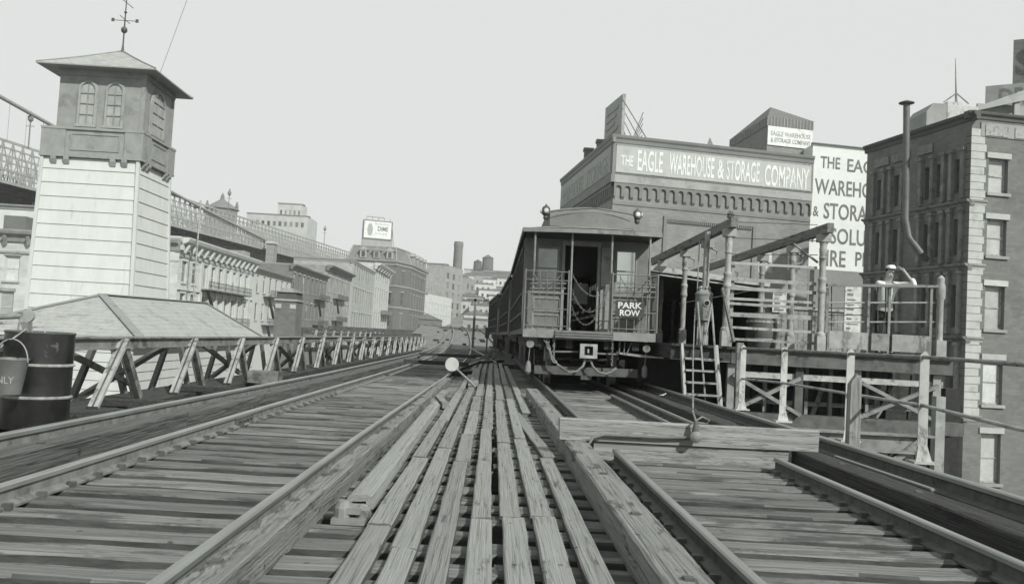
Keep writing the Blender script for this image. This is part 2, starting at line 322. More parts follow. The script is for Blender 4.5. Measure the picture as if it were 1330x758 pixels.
def window(parent, P0, u, n, q, rec=0.18, pane='glassdk', frame='lightiron', fw=0.07, sill=None, lintel=None, bars=1, vbars=0, detail=True, blind=None):
    a, b, c, d = q[:4]
    def pt(x, z, k): return P0 + u * x + Vector((0, 0, z)) - n * k
    def strip(mb, x0, x1, z0, z1, k0, k1):
        vs = [pt(x, z, k) for k in (k0, k1) for x, z in ((x0, z0), (x1, z0), (x1, z1), (x0, z1))]
        mb.add(vs, [(0, 1, 2, 3), (7, 6, 5, 4), (0, 4, 5, 1), (1, 5, 6, 2), (2, 6, 7, 3), (3, 7, 4, 0)])
    fr = MB(); k0 = rec - 0.06; k1 = rec - 0.005
    strip(fr, a, a + fw, c, d, k0, k1); strip(fr, b - fw, b, c, d, k0, k1)
    strip(fr, a + fw, b - fw, c, c + fw, k0, k1); strip(fr, a + fw, b - fw, d - fw, d, k0, k1)
    for i in range(bars): z = c + (d - c) * (i + 1) / (bars + 1); strip(fr, a + fw, b - fw, z - fw * .35, z + fw * .35, k0 + .005, k1)
    for i in range(vbars): x = a + (b - a) * (i + 1) / (vbars + 1); strip(fr, x - fw * .22, x + fw * .22, c + fw, d - fw, k0 + .012, k1 - .002)
    fo = fr.build('window', frame, parent)
    pm = MB().face([pt(a, c, rec - .01), pt(b, c, rec - .01), pt(b, d, rec - .01), pt(a, d, rec - .01)]); pm.build('pane', pane, fo, recalc=False)
    if blind:
        bl = MB(); strip(bl, a + fw, b - fw, d - (d - c) * blind, d - fw, rec - .03, rec - .015); bl.build('blind', 'glasslt', fo)
    if sill: s = MB(); strip(s, a - .12, b + .12, c - .16, c - .003, -.12, rec * .5); s.build('sill', sill, fo)
    if lintel: s = MB(); strip(s, a - .14, b + .14, d + .003, d + .3, -.08, rec * .5); s.build('lintel', lintel, fo)
    return fo
def grid(u0, u1, n, ww, v0, fl, k, wh):
    """n windows of width ww evenly over u0..u1, k floors of height fl from v0, window height wh"""
    out = []
    for j in range(k):
        for i in range(n):
            c = u0 + (u1 - u0) * (i + .5) / n; out.append((c - ww / 2, c + ww / 2, v0 + fl * j, v0 + fl * j + wh))
    return out
def roof_flat(mb, pts, z):
    mb.face([(p[0], p[1], z) for p in pts], [(p[0], p[1]) for p in pts])
def cornice(parent, P0, u, n, u0, u1, z, m, h=0.5, proj=0.5, name='cornice', brackets=0, back=0.2):
    mb = MB(); P0 = Vector(P0)
    prof = [(-back, -h), (proj * .25, -h), (proj * .35, -h * .55), (proj * .85, -h * .35), (proj, -h * .1), (proj, 0), (-back, 0)]
    mb.prism(prof, P0 + u * u0 + Vector((0, 0, z)), P0 + u * u1 + Vector((0, 0, z)), n, (0, 0, 1))
    for i in range(brackets):
        x = u0 + (u1 - u0) * (i + .5) / brackets; p = P0 + u * x + Vector((0, 0, z - h))
        mb.bar(p + n * proj * .3 - Vector((0, 0, .25)), p + n * proj * .7 + Vector((0, 0, h * .45)), .22, .3, up=n)
    return mb.build(name, m, parent)
ORD = ['first', 'second', 'third', 'fourth', 'fifth', 'sixth', 'seventh', 'eighth', 'ninth', 'tenth']

# ================================================================ GROUND, HILL, DECK
GZ = -7.0
MB().face([(-900, -60, GZ), (900, -60, GZ), (900, 1500, GZ), (-900, 1500, GZ)]).build('ground', 'street', kind='structure', recalc=False)
def hh(x, y):      # the far rise of the heights
    t = max(0, min(1, (y - 250) / 430)); t = t * t * (3 - 2 * t)
    return GZ + .02 + 52 * t * (0.75 + .25 * math.sin(x * .011 + 1.3)) * max(0, min(1, 1 - abs(x - 25) / 330)) ** .5
mb = MB(); nx, ny = 36, 22; vs = []
for j in range(ny + 1):
    for i in range(nx + 1):
        x = -300 + 650 * i / nx; y = 235 + 700 * j / ny; vs.append((x, y, hh(x, y) + random.uniform(0, 1.2) * (j > 1)))
mb.add(vs, [(j * (nx + 1) + i, j * (nx + 1) + i + 1, (j + 1) * (nx + 1) + i + 1, (j + 1) * (nx + 1) + i) for j in range(ny) for i in range(nx)])
mb.build('hill', 'hill', kind='structure', recalc=False)

def cxl(Y):        # centre line of the left track
    a = max(0, min(1, (Y - 5) / 21)); a = a * a * (3 - 2 * a)
    return -1.94 + .2 * a - 2.6 * (max(0, Y - 26) / 84) ** 2
def cxr(Y):
    return 1.93 - (2.0 * (max(0, Y - 30) / 60) ** 1.6)
def zd(Y):         # the line climbs beyond the station
    t = max(0, min(1, (Y - 44) / 80)); return 2.15 * t * t * (3 - 2 * t)

# iron deck girders that carry the crossties
mb = MB()
for X in (-4.4, -2.69, -1.19, 1.19, 2.69, 4.55): mb.box((X - .14, 1.2, -1.25), (X + .14, 44, -.21))
for k in range(15): mb.box((-4.8, 2.4 + k * 3, -1.05), (4.8, 2.62 + k * 3, -.25))
for k in range(4): 
    for X in (-3.2, 3.2): mb.box((X - .22, 6 + k * 13, GZ), (X + .22, 6.4 + k * 13, -1.25))
mb.build('elevated_deck', 'blackiron', kind='structure')
# far climbing deck with its dirty surface
mb = MB(); ys = [58 + 4 * i for i in range(28)]
for a, b in zip(ys, ys[1:]):
    za, zb = zd(a) - .02, zd(b) - .02
    xa0, xa1, xb0, xb1 = cxl(a) - 2.6, cxr(a) + 3, cxl(b) - 2.6, cxr(b) + 3
    xa0 -= 2; xb0 -= 2
    mb.face([(xa0, a, za), (xa1, a, za), (xb1, b, zb), (xb0, b, zb)])
    mb.face([(xa0, a, za - 1.2), (xa0, a, za), (xb0, b, zb), (xb0, b, zb - 1.2)]); mb.face([(xa1, a, za - 1.2), (xa1, a, za), (xb1, b, zb), (xb1, b, zb - 1.2)])
mb.face([(cxl(58) - 4.6, 58, -1.2), (cxr(58) + 3, 58, -1.2), (cxr(58) + 3, 58, zd(58) - .02), (cxl(58) - 4.6, 58, zd(58) - .02)])
mb.build('elevated_deck_far', 'deck', kind='structure', recalc=False)
bpy.data.objects['elevated_deck_far'].name = 'upper_deck'

# ================================================================ TIES
tie_meshes = []
for k in range(7):
    mb = MB(); wd = .205 + random.uniform(-.018, .014)
    timber(mb, (0, 0, -.2), (3.75, 0, -.2), wd, .2, seg=12, jit=.009, ch=.014, rough_end=.02)
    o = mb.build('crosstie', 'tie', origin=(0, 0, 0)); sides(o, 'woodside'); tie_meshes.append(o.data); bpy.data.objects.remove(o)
def lay_tie(x, y, z, lab, grp, short=None):
    o = bpy.data.objects.new('crosstie', random.choice(tie_meshes)); COL.objects.link(o)
    o.location = (x + random.uniform(-.05, .05), y + random.uniform(-.018, .018), z + random.uniform(-.008, .006)); o.rotation_euler = (random.uniform(-.01, .01), 0, random.uniform(-.008, .008))
    tag(o, lab, 'railroad tie', grp)
    if 'right' in lab: o.scale.y = random.uniform(1.1, 1.32)
    else: o.scale.y = random.uniform(.9, 1.06); o.scale.x = 1.055
TSP = .372
k = 0
while 2.0 + k * TSP < 58:
    Y = 2.0 + k * TSP; k += 1
    lay_tie(cxl(Y) - 2.0 + random.uniform(-.06, .06), Y, zd(Y), 'weathered wooden crosstie under the left track', 'crossties of the left track')
k = 0
while 2.05 + k * TSP < 31:
    Y = 2.05 + k * TSP; k += 1
    lay_tie(.1, Y, .004, 'weathered wooden crosstie under the right track where the train stands', 'crossties of the right track')

# ================================================================ RAILS
def rail(path, label, zb=0.0, h=.13, s=1.0, name='rail', ends=True, bm_='railbody'):
    p = [Vector(q) + Vector((0, 0, zb)) for q in path]
    body = [(-.068, 0), (.068, 0), (.068, .014), (.012, .032), (.01, h - .042), (.027, h - .034), (-.027, h - .034), (-.01, h - .042), (-.012, .032), (-.068, .014)]
    head = [(-.028, h - .0335), (.028, h - .0335), (.029, h - .009), (.02, h), (-.02, h), (-.029, h - .009)]
    rt = thing(name, p[0], label, 'rail')
    for nm, prof, mt in (('rail_web', body, bm_), ('rail_head', head, 'railhead')):
        n = len(prof); vs = []
        for i, q in enumerate(p):
            d = (p[min(i + 1, len(p) - 1)] - p[max(0, i - 1)]); sx = Vector((d.y, -d.x, 0)).normalized()
            for a, b in prof: vs.append(q + sx * a * s + Vector((0, 0, b * s)))
        fs = [tuple(range(n - 1, -1, -1)), tuple((len(p) - 1) * n + k for k in range(n))]
        for i in range(len(p) - 1):
            for k2 in range(n): fs.append((i * n + k2, i * n + (k2 + 1) % n, (i + 1) * n + (k2 + 1) % n, (i + 1) * n + k2))
        MB().add(vs, fs).build(nm, mt, rt)
    return rt
SPK = {}
def spikes(rt, xf, y0, y1, side):
    mb = MB(); y = y0; y1 = min(y1, 15); o0 = ORI[rt.name]
    if 'spike' not in SPK: mb.box((-.025, -.018, -.01), (.025, .018, .036)); SPK['spike'] = mb.build('rail_spike', 'railbody', rt); bpy.data.objects.remove(SPK['spike']); SPK['spike'] = bpy.data.meshes['rail_spike']; SPK['spike'].transform(Matrix.Translation(o0))
    while y < y1:
        for s in (-1, 1):
            o = bpy.data.objects.new('rail_spike', SPK['spike']); COL.objects.link(o); o.parent = rt; o.location = Vector((xf(y) + s * .075, y, .004)) - o0
        y += TSP
YS = [1.5, 3, 5, 8, 11, 14, 17, 20, 24, 28, 32, 37, 42, 47, 52, 57, 62, 68, 75, 83, 92, 102, 112, 124]
r_ = rail([(cxl(Y) - .745, Y, zd(Y)) for Y in YS], 'left running rail of the left track, nearest the iron truss railing', bm_='railbodylt'); spikes(r_, lambda y: cxl(y) - .745, 2, 26, 1)
for yj in (9.7, 21.5):
    for s in (-1, 1):
        mb = MB()
        x = cxl(yj) - .745 + s * .03; mb.box((x - .014, yj - .3, .03), (x + .014, yj + .3, .095))
        for q in (-.2, -.07, .07, .2): mb.lathe((x + s * .014, yj + q, .062), [(.014, 0), (.014, .02 * s)], n=6, axis='X')
        mb.build('fishplate', 'railbody', r_)
r_ = rail([(cxl(Y) + .745, Y, zd(Y)) for Y in YS], 'right running rail of the left track, beside the rotten guard timber', bm_='railbodylt'); spikes(r_, lambda y: cxl(y) + .745, 2, 26, 1)
YN = [1.5, 3, 5, 7, 8.22]
r_ = rail([(1.19, Y, 0) for Y in YN], 'left rail of the right track, near piece ending at the board barrier'); spikes(r_, lambda y: 1.19, 2, 8, 1)
r_ = rail([(2.69, Y, 0) for Y in YN], 'right rail of the right track, near piece ending at the board barrier'); spikes(r_, lambda y: 2.69, 2, 8, 1)
YF = [8.62, 12, 16, 20, 25, 30, 35, 40, 46, 52, 58, 64, 72, 80, 90, 100, 112]
r_ = rail([(cxr(Y) - .745, Y, zd(Y)) for Y in YF], 'left rail of the right track, running from the barrier under the train'); spikes(r_, lambda y: 1.19, 8.8, 20, 1)
r_ = rail([(cxr(Y) + .745, Y, zd(Y)) for Y in YF], 'right rail of the right track, running from the barrier under the train'); spikes(r_, lambda y: 2.69, 8.8, 20, 1)
# third rails on iron chairs
def chairs(rt, xf, y0, y1, z):
    mb = MB(); y = y0
    while y < y1:
        x = xf(y); mb.box((x - .1, y - .06, zd(y)), (x + .1, y + .06, zd(y) + .03)); mb.lathe((x, y, zd(y) + .03), [(.06, 0), (.045, z * .5), (.06, z - .03)], n=10); y += 2.3
    mb.build('rail_chair', 'iron', rt)
def x3l(Y): return -3.47 + .26 * max(0, min(1, (Y - 5) / 12)) + (cxl(max(Y, 26)) - cxl(26)) + .05 * max(0, min(1, (Y - 17) / 20))
r_ = rail([(x3l(Y), Y, zd(Y)) for Y in YS[:-4]], 'raised third rail outside the left track along the iron railing', zb=.08, s=1.1, bm_='railbodylt'); chairs(r_, x3l, 4, 50, .08)
r_ = rail([(3.46, Y, 0) for Y in (1.5, 4, 8, 12, 16, 20, 26, 34)], 'raised third rail right of the right track beside the white posts', zb=.11, s=1.15); chairs(r_, lambda y: 3.46, 3, 30, .11)
# two lengths of old rail lying beside the right timber
rail([(2.36, 11.0, 0), (2.36, 17.2, 0)], 'short inner rail length beyond the barrier, beside the right running rail', s=.9)
rail([(3.29, 6.5, .0), (3.27, 8.3, .0)], 'short thin rail lying on the dark timber left of the third rail', s=.55, zb=.1)

# ================================================================ GUARD TIMBERS
def tim(name, pts, w, h, label, m='timber', jit=.004, seg=26, cat='timber', **kw):
    mb = MB()
    timber(mb, pts[0], pts[1], w, h, seg=seg, jit=jit, **kw); return mb.build(name, m, label=label, cat=cat)
def rotten(p0, p1, w, h, label, m):      # eaten-away top edge on the rail side
    mb = MB(); seg = 70; p0 = Vector(p0); p1 = Vector(p1); vs = []
    xs = [-w / 2, -w / 2 + .03, -w / 6, w / 6, w / 2 - .012, w / 2]
    for i in range(seg + 1):
        c = p0.lerp(p1, i / seg); rot = max(0, math.sin(i * .9) * .5 + random.uniform(-.3, .9)) * .075
        row = [(xs[0], 0), (xs[0], h - .05 - rot), (xs[1], h - .015 - rot), (xs[2], h - rot * .6 * random.random()), (xs[3], h - .012 * random.random()), (xs[4], h - .004), (xs[5], h - .014), (xs[5], 0)]
        for a, b in row: vs.append(c + Vector((a + random.uniform(-.003, .003), 0, b)))
    n = 8; fs = [tuple(range(n)), tuple(seg * n + k for k in range(n - 1, -1, -1))]
    for i in range(seg):
        for k in range(n): fs.append((i * n + k, (i + 1) * n + k, (i + 1) * n + (k + 1) % n, i * n + (k + 1) % n))
    return mb.add(vs, fs).build('guard_timber', m, label=label, cat='timber')
rotten((-1.045, 1.5, 0), (-1.02, 5.25, 0), .18, .165, 'near rotten-topped guard timber right of the left track rail', 'timber')
rotten((-1.02, 5.28, 0), (-.95, 19.3, 0), .17, .16, 'long rotten-topped guard timber right of the left track, ending by the white disc', 'timber')
for a, b, nm in ((1.5, 9, 'near'), (9.03, 20, 'middle'), (20.03, 34, 'far')):
    tim('guard_timber', [(x3l(a) + .27, a, 0), (x3l(b) + .27, b, 0)], .2, .17, f'{nm} dark guard timber between left track and its third rail', 'browntimber', seg=30)
tim('guard_timber', [(.835, 1.5, 0), (.83, 8.12, 0)], .215, .18, 'near cracked guard timber left of the right track, ending at the barrier', 'timber', seg=30)
tim('guard_timber', [(.83, 8.15, 0), (.78, 16.6, 0)], .215, .178, 'far guard timber left of the right track, running from barrier to train', 'timber', seg=30)
tim('guard_timber', [(3.05, 1.5, 0), (3.05, 8.5, 0)], .25, .178, 'near black guard timber right of the right track', 'darktimber', seg=30)
tim('guard_timber', [(3.02, 8.9, 0), (3.0, 22, 0)], .25, .178, 'far black guard timber right of the right track, behind the barrier', 'darktimber', seg=30)

# ================================================================ WALKWAY PLANKS
rows = [-.565, -.385, -.2, -.01, .175, .355, .55]
cuts = [[1.4, 4.9, 7.6, 10.9, 16.5, 25, 38], [1.4, 4.4, 8.3, 12.4, 18.2, 27, 40], [1.4, 7.5, 9.6, 12.6, 15.7, 26, 41], [1.4, 5.2, 10.2, 15.8, 20.5, 28, 37],
        [1.4, 5.3, 9.0, 15.0, 23, 31, 38], [1.4, 5.35, 9.4, 15.4, 20, 27, 36], [1.4, 8.0, 8.02, 12.6, 19, 26, 33]]
nms = ['nearest', 'second', 'third', 'fourth', 'fifth', 'farthest']
for i, (x, cs) in enumerate(zip(rows, cuts)):
    for j, (a, b) in enumerate(zip(cs, cs[1:])):
        if b - a < .5: continue
        mb = MB(); o1, o2 = random.uniform(-.012, .012), random.uniform(-.012, .012)
        h = .045 + random.uniform(-.005, .005)
        if i == 6 and j == 2: o1, o2 = .03, -.16
        timber(mb, (x + o1, a + .012, 0), (x + o2, b - .012, 0), .13 + random.uniform(-.014, .008), h, seg=max(8, int((b - a) * 3)), jit=.003, ch=.008, rough_end=.018)
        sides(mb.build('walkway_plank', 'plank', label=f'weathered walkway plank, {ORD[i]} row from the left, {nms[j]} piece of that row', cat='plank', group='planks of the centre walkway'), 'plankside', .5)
tim('loose_plank', [(-.35, 18.4, .06), (-.4, 26, .1)], .2, .06, 'short wide plank lying raised over the walkway beside the train', 'plank')
# channel shaped cover board left of the walkway, on an iron chair
cb = thing('cover_board', (-.75, 5.3, 0), 'channel-shaped wooden cover board lying left of the walkway planks', 'board')
mb = MB(); prof = [(-.085, 0), (-.06, 0), (-.045, .055), (.035, .06), (.05, .015), (.08, .015), (.07, .085), (.045, .1), (-.05, .095), (-.075, .08)]
mb.prism(prof, (-.735, 5.35, .02), (-.77, 12.3, .02), (1, 0, 0), (0, 0, 1)); mb.build('board', 'plank', cb)
mb = MB(); mb.box((-.85, 5.05, 0), (-.66, 5.32, .03)); mb.lathe((-.8, 5.14, .03), [(.05, 0), (.05, .05), (.03, .09)], n=10); mb.lathe((-.69, 5.16, .03), [(.04, 0), (.045, .04), (.02, .07)], n=10); mb.box((-.8, 5.1, .05), (-.69, 5.25, .085))
mb.build('iron_chair', 'midiron', cb)
rc = thing('rail_chair', (-.72, 13.2, 0), 'loose forked iron rail chair lying beyond the cover board by the white disc', 'rail chair')
mb = MB(); mb.bar((-.86, 12.9, .04), (-.75, 15.6, .1), .14, .06); mb.bar((-.8, 14, .1), (-.62, 12.9, .06), .1, .07); mb.build('fork', 'midiron', rc)
mb = MB(); mb.lathe((-.8, 12.95, 0), [(.09, 0), (.1, .06), (.05, .12)], n=12); mb.lathe((-.62, 13.1, 0), [(.07, 0), (.08, .06), (.04, .1)], n=12); mb.build('foot', 'midiron', rc)

# crossover rails and timbers beyond the disc
rail([(-1.05, 21.5, 0), (-.9, 27, 0), (-.5, 34, 0), (.1, 43, 0)], 'curved crossover rail leaving the left track beyond the white disc')
rail([(.2, 34, 0), (-.3, 44, 0), (-1.5, 58, .2)], 'far crossover rail curving back to the left track')
for i, (x, y, l, a, wh) in enumerate([(-1.7, 27.5, 2.0, .05, 'lying across the left track rails, nearest of the dark pieces'), (-.7, 24, 1.5, 1.2, 'slanting between track and walkway'), (-1.9, 38, 2.4, -.1, 'across the far left track'),
                              (-.1, 36, 5.0, 1.35, 'long and slanting towards the second car'), (-.9, 45, 1.8, .3, 'small and farthest beside the car')]):
    d = Vector((math.cos(a), math.sin(a), 0)) * l / 2; c = Vector((x, y, .14 if i in (0, 2) else .02))
    tim('loose_timber', [c - d, c + d], .22, .12, f'dark loose timber {wh}', 'darktimber' if i != 3 else 'timber', seg=6)
for k in range(16):
    Y = random.uniform(62, 100); X = cxl(Y) + random.uniform(-2.5, 1.6)
    MB().box((X, Y, zd(Y)), (X + random.uniform(.15, .5), Y + .3, zd(Y) + .12)).build('wood_scrap', 'blackiron', label='dark scrap lying on the far climbing deck', cat='scrap', group='scraps on the far deck')
# white disc marker on leaning tapered staff
dm = thing('disc_marker', tuple(at(619, 504, 17.9)), 'white round disc marker on a slanting tapered white staff between the tracks', 'signal marker')
p_d = at(587, 473, 15.6); p_f = at(618, 503, 17.6)
MB().lathe(p_d, [(.118, -.012), (.122, -.006), (.122, .006), (.118, .012)], n=32, axis='Y').build('disc', 'whitepaint', dm, smooth=30)
mb = MB(); mb.tube([p_d + Vector((0, .015, 0)), p_d.lerp(p_f, .1), p_d.lerp(p_f, .8), p_f], [.008, .015, .028, .007], n=8); mb.build('staff', 'whitepaint', dm, smooth=30)
# scraps of paper and cup lying about
def crumple(c, s, label, cat='paper'):
    mb = MB(); c = Vector(c); n = 6; vs = [c + Vector((math.cos(k) * s * random.uniform(.6, 1.2), math.sin(k) * s * .6, random.uniform(0, s * .9))) for k in range(7)]
    mb.add(vs, [(0, 1, 2), (0, 2, 3), (0, 3, 4), (0, 4, 5), (0, 5, 6), (1, 2, 5)])
    return mb.build('paper_scrap', 'whitepaint', label=label, cat=cat)
crumple(at(691, 524, 14.6), .085, 'white crumpled paper scrap against the guard timber before the train')
crumple(at(693, 530, 13.2), .05, 'tiny white paper scrap nearest the guard timber before the train')
crumple(at(628, 468, 34), .3, 'pale scrap lying far up the walkway left of the train')
crumple(at(860, 514, 17), .08, 'white paper scrap on the ties right of the train'); crumple(at(868, 517, 16.2), .07, 'lower white paper scrap beside the black timber')
mb = MB(); pts = [at(1278, 642, 6.6), at(1290, 646, 6.4), at(1296, 658, 6.2), at(1310, 661, 6.0), at(1332, 663, 5.8)]; mb.tube(pts, .012, n=6); mb.build('rope_scrap', 'lightiron', label='pale piece of rope lying on the black timber at lower right', cat='rope', smooth=True)

# square bolt heads let into the guard timbers
for tm in [o for o in bpy.data.objects if o.name.startswith('guard_timber')]:
    o0 = ORI[tm.name]; vs_ = tm.data.vertices; ya = min(v.co.y for v in vs_); yb = max(v.co.y for v in vs_); zt_b = max(v.co.z for v in vs_); y = ya + .5
    while y < yb - .3 and o0.y + y < 14:
        x = sum(v.co.x for v in vs_ if abs(v.co.y - y) < .5) / max(1, sum(1 for v in vs_ if abs(v.co.y - y) < .5))
        bo = bpy.data.objects.new('bolt_head', BOLT) if 'BOLT' in globals() else None
        if bo is None:
            tmp = MB(); tmp.box((-.022, -.022, -.03), (.022, .022, .012)); tmp.lathe((0, 0, -.03), [(.038, 0), (.038, .034)], n=12); q_ = tmp.build('bolt_head', 'iron', origin=(0, 0, 0)); BOLT = q_.data; bpy.data.objects.remove(q_); bo = bpy.data.objects.new('bolt_head', BOLT)
        COL.objects.link(bo); bo.parent = tm; bo.location = (x, y, zt_b - .004); y += random.uniform(1.3, 1.6)
# ================================================================ BARRIER OF BOARDS
ba = thing('board_barrier', (1.9, 8.45, 0), 'low barrier of two pale boards laid across the right track', 'barrier')
mb = MB(); timber(mb, (1.0, 8.4, 0), (2.86, 8.45, 0), .09, .178, seg=8, jit=.003); mb.build('board', 'boardx', ba)
mb = MB(); timber(mb, (.67, 8.36, .182), (3.14, 8.43, .182), .09, .2, seg=8, jit=.003); mb.build('board', 'boardx', ba)
MB().box((.96, 8.5, .0), (1.06, 9.0, .2)).build('support_block', 'boardx', ba); MB().box((2.78, 8.54, 0), (2.88, 9.0, .2)).build('support_block', 'boardx', ba)
mb = MB(); pts = [at(*q) for q in ((765, 576, 8.22), (770, 568, 8.25), (785, 564, 8.28), (820, 566, 8.29), (860, 568, 8.3), (893, 568, 8.31), (902, 567, 8.3))]
mb.tube(pts, .014, n=8); cbo = mb.build('power_cable', 'cable', label='dark rubber cable running along the front of the board barrier', cat='cable', smooth=True)
pc = thing('cable_plug', tuple(at(903, 569, 8.27)), 'round electric plug hanging on the front of the barrier', 'plug')
c_ = at(903, 567, 8.27); MB().lathe(c_, [(.04, .03), (.055, .01), (.055, -.03), (.03, -.05), (.012, -.055)], n=16, axis='Y').build('plug_face', 'midiron', pc, smooth=35)
mb = MB(); mb.tube([c_ + Vector((0, 0, .04)), c_ + Vector((0, 0, .1)), c_ + Vector((0, 0, .15))], [.035, .025, .016], n=10); mb.build('plug_neck', 'iron', pc, smooth=35)
mb = MB(); a0 = c_ + Vector((0, 0, .15)); a1 = at(903, 398, 18.0)
pts = [a0, at(900, 535, 9.5), at(900, 470, 14), at(902, 420, 17.3), a1]; mb.tube(pts, .011, n=6)
mb.tube([a0, at(912, 541, 8.5), at(922, 546, 8.55), at(918, 550, 8.5), at(905, 548, 8.45)], .007, n=6)
mb.build('lamp_cable', 'midiron', label='thin lamp cable rising from the barrier plug to the signal lamp', cat='cable', smooth=True)

# ================================================================ LEFT IRON TRUSS RAILING
def truss_rail(X, y0, y1, zt, label, sp=2.65, start=None, back=True, xf=None):
    t = thing('truss_railing', (X, y0, 0), label, 'railing')
    mb = MB()
    mb.box((X - .16, y0, zt - .02), (X + .1, y1, zt)); mb.build('top_plate', 'midiron', t)
    mb = MB(); mb.box((X - .06, y0, zt - .15), (X - .035, y1, zt - .021)); mb.box((X + .04, y0, zt - .15), (X + .06, y1, zt - .021)); mb.box((X - .03, y0, zt - .15), (X + .1, y1, zt - .135)); mb.build('top_chord', 'midiron', t)
    y = start if start else y0 + .6
    n = 0
    while y < y1 - .3 and n < 48:
        mb = MB(); a, b = Vector((X + .115, y - .08, zt - .03)), Vector((X + .125, y - .86, 0)); d = (b - a).normalized(); s = d.cross(Vector((1, 0, 0))) * .045
        mb.bar(a, b, .045, .12, up=(1, 0, 0))
        wo_ = mb.build('web_plate', 'lightiron', t); mb = MB(); mb.bar(a + s * .52, b + s * .52, .006, .022, up=(1, 0, 0)); mb.build('plate_groove', 'iron', wo_)
        mb = MB(); a, b = (X + .02, y + .06, zt - .05), (X + .02, y + .72, 0)
        mb.bar(a, b, .06, .07, up=(1, 0, 0)); 
        d = (Vector(b) - Vector(a)).normalized(); s = d.cross(Vector((1, 0, 0))) * .055
        po_ = mb.build('web_post', 'lightiron', t)
        for q in (-.045, .045): MB().bar(Vector(a) + Vector((q, 0, 0)), Vector(b) + Vector((q, 0, 0)), .1, .018, up=(1, 0, 0)).build('post_flange', 'midiron', po_)
        if back:
            mb = MB(); mb.bar((X - .5, y + .5, zt - .08), (X - .5, y - .15, -.1), .09, .07, up=(1, 0, 0)); mb.build('rear_post', 'iron', t); MB().bar((X - .5, y + 1.0, zt - .08), (X - .5, y + 1.6, -.1), .09, .07, up=(1, 0, 0)).build('rear_post', 'midiron', t)
            if n % 2 == 0:
                mb = MB(); mb.bar((X - .35, y + .2, zt - .12), (X - .5, y - 2.8, -.05), .07, .07); mb.build('brace', 'iron', t)
            else:
                mb = MB(); mb.bar((X - .4, y - .9, zt - .12), (X - .45, y + 1.9, .05), .07, .07); mb.build('brace', 'midiron', t)
        y += sp; n += 1
    mb = MB(); mb.box((X - .55, y0, -.24), (X + .25, y1, -.02)); mb.build('bottom_chord', 'darktimber', t)
    return t
truss_rail(-4.8, 6.3, 64, .83, 'long iron truss railing along the left edge of the deck', start=8.85)
truss_rail(-9.6, 47, 84, .95, 'second lower iron truss railing of the left branch behind the first', back=False, start=48)
for i, (yy, xl) in enumerate([(70, -16), (77, -17), (86, -17), (97, -18)]):
    t = MB(); t.box((xl, yy, .5 + i * .15), (cxl(yy) - 3.5, yy + .5, .85 + i * .15)); t.box((xl, yy, GZ), (xl + .5, yy + .5, .5 + i * .15)); t.box((cxl(yy) - 4.1, yy, GZ), (cxl(yy) - 3.6, yy + .5, .5 + i * .15))
    t.build('cross_girder', 'iron', label=f'flat iron cross girder left of the climbing deck, {ORD[i]} from the camera', cat='girder', group='cross girders left of the climbing deck')
# litter and timbers lying behind the rail
for i, (x, y, l, a) in enumerate([(-4.15, 11.2, 1.2, .3), (-4.2, 14, 1.5, .1), (-4.25, 9.6, .8, 1.1)]):
    d = Vector((math.cos(a), math.sin(a), 0)) * l / 2; c = Vector((x, y, .0))
    tim('wood_block', [c - d, c + d], .16, .08, ['rough board lying at the foot of the truss railing beyond the drum', 'farther board lying at the foot of the truss railing', 'short board beside the oil drum base'][i], 'darktimber', seg=5, cat='board')
MB().box((-4.5, 16.6, 0), (-3.95, 17, .22)).build('wood_box', 'midiron', label='small grey box on the deck at the foot of the truss railing', cat='box')

# ================================================================ OIL DRUM, BUCKET, PIPE
bx, by = -4.28, 8.5
dr = thing('oil_drum', (bx, by, 0), 'black dented oil drum with pale worn ribs at the left edge of the deck', 'drum')
MB().lathe((bx, by, 0), [(.28, 0), (.3, .01), (.3, .27), (.302, .285), (.3, .3), (.3, .58), (.302, .6), (.3, .62), (.3, .87), (.3, .9), (.285, .9), (.285, .875), (0.001, .88)], n=48, caps=False).build('drum_body', 'barrel', dr, smooth=40)
for z in (.3, .6): MB().lathe((bx, by, z), [(.299, -.018), (.316, -.006), (.316, .006), (.299, .018)], n=48, caps=False).build('rib', 'barrelrim', dr, smooth=50)
MB().tube([(bx + .297 * math.cos(a * .131), by + .297 * math.sin(a * .131), .9) for a in range(48)], .011, n=6, closed=True).build('rim', 'iron', dr, smooth=True)
mb = MB(); mb.tube([(bx + .02, by - .2, .885), (bx + .02, by - .2, .95), (bx + .13, by - .2, .955), (bx + .14, by - .2, .885)], .008, n=6); mb.build('lid_handle', 'lightiron', dr, smooth=True)
bc = at(12, 488, 8.02)
bk = thing('bucket', (bc.x, bc.y, bc.z - .15), 'grey metal fire bucket with stencilled letters hanging before the black oil drum', 'bucket')
MB().lathe((bc.x, bc.y, bc.z), [(.0, -.155), (.105, -.16), (.148, .14), (.155, .15), (.15, .16), (.142, .14), (.1, -.15), (0, -.15)], n=32, caps=False).build('bucket_body', 'bucket', bk, smooth=40)
mb = MB(); mb.tube([(bc.x + .152 * math.cos(t), bc.y - .0, bc.z + .13 + .2 * math.sin(t)) for t in [math.pi * i / 12 for i in range(13)]], .006, n=6)
mb.tube([(bc.x, bc.y, bc.z + .33), (bc.x + .02, by - .3, .93), (bc.x + .03, by - .27, .9)], .007, n=6); mb.build('handle', 'lightiron', bk, smooth=True)
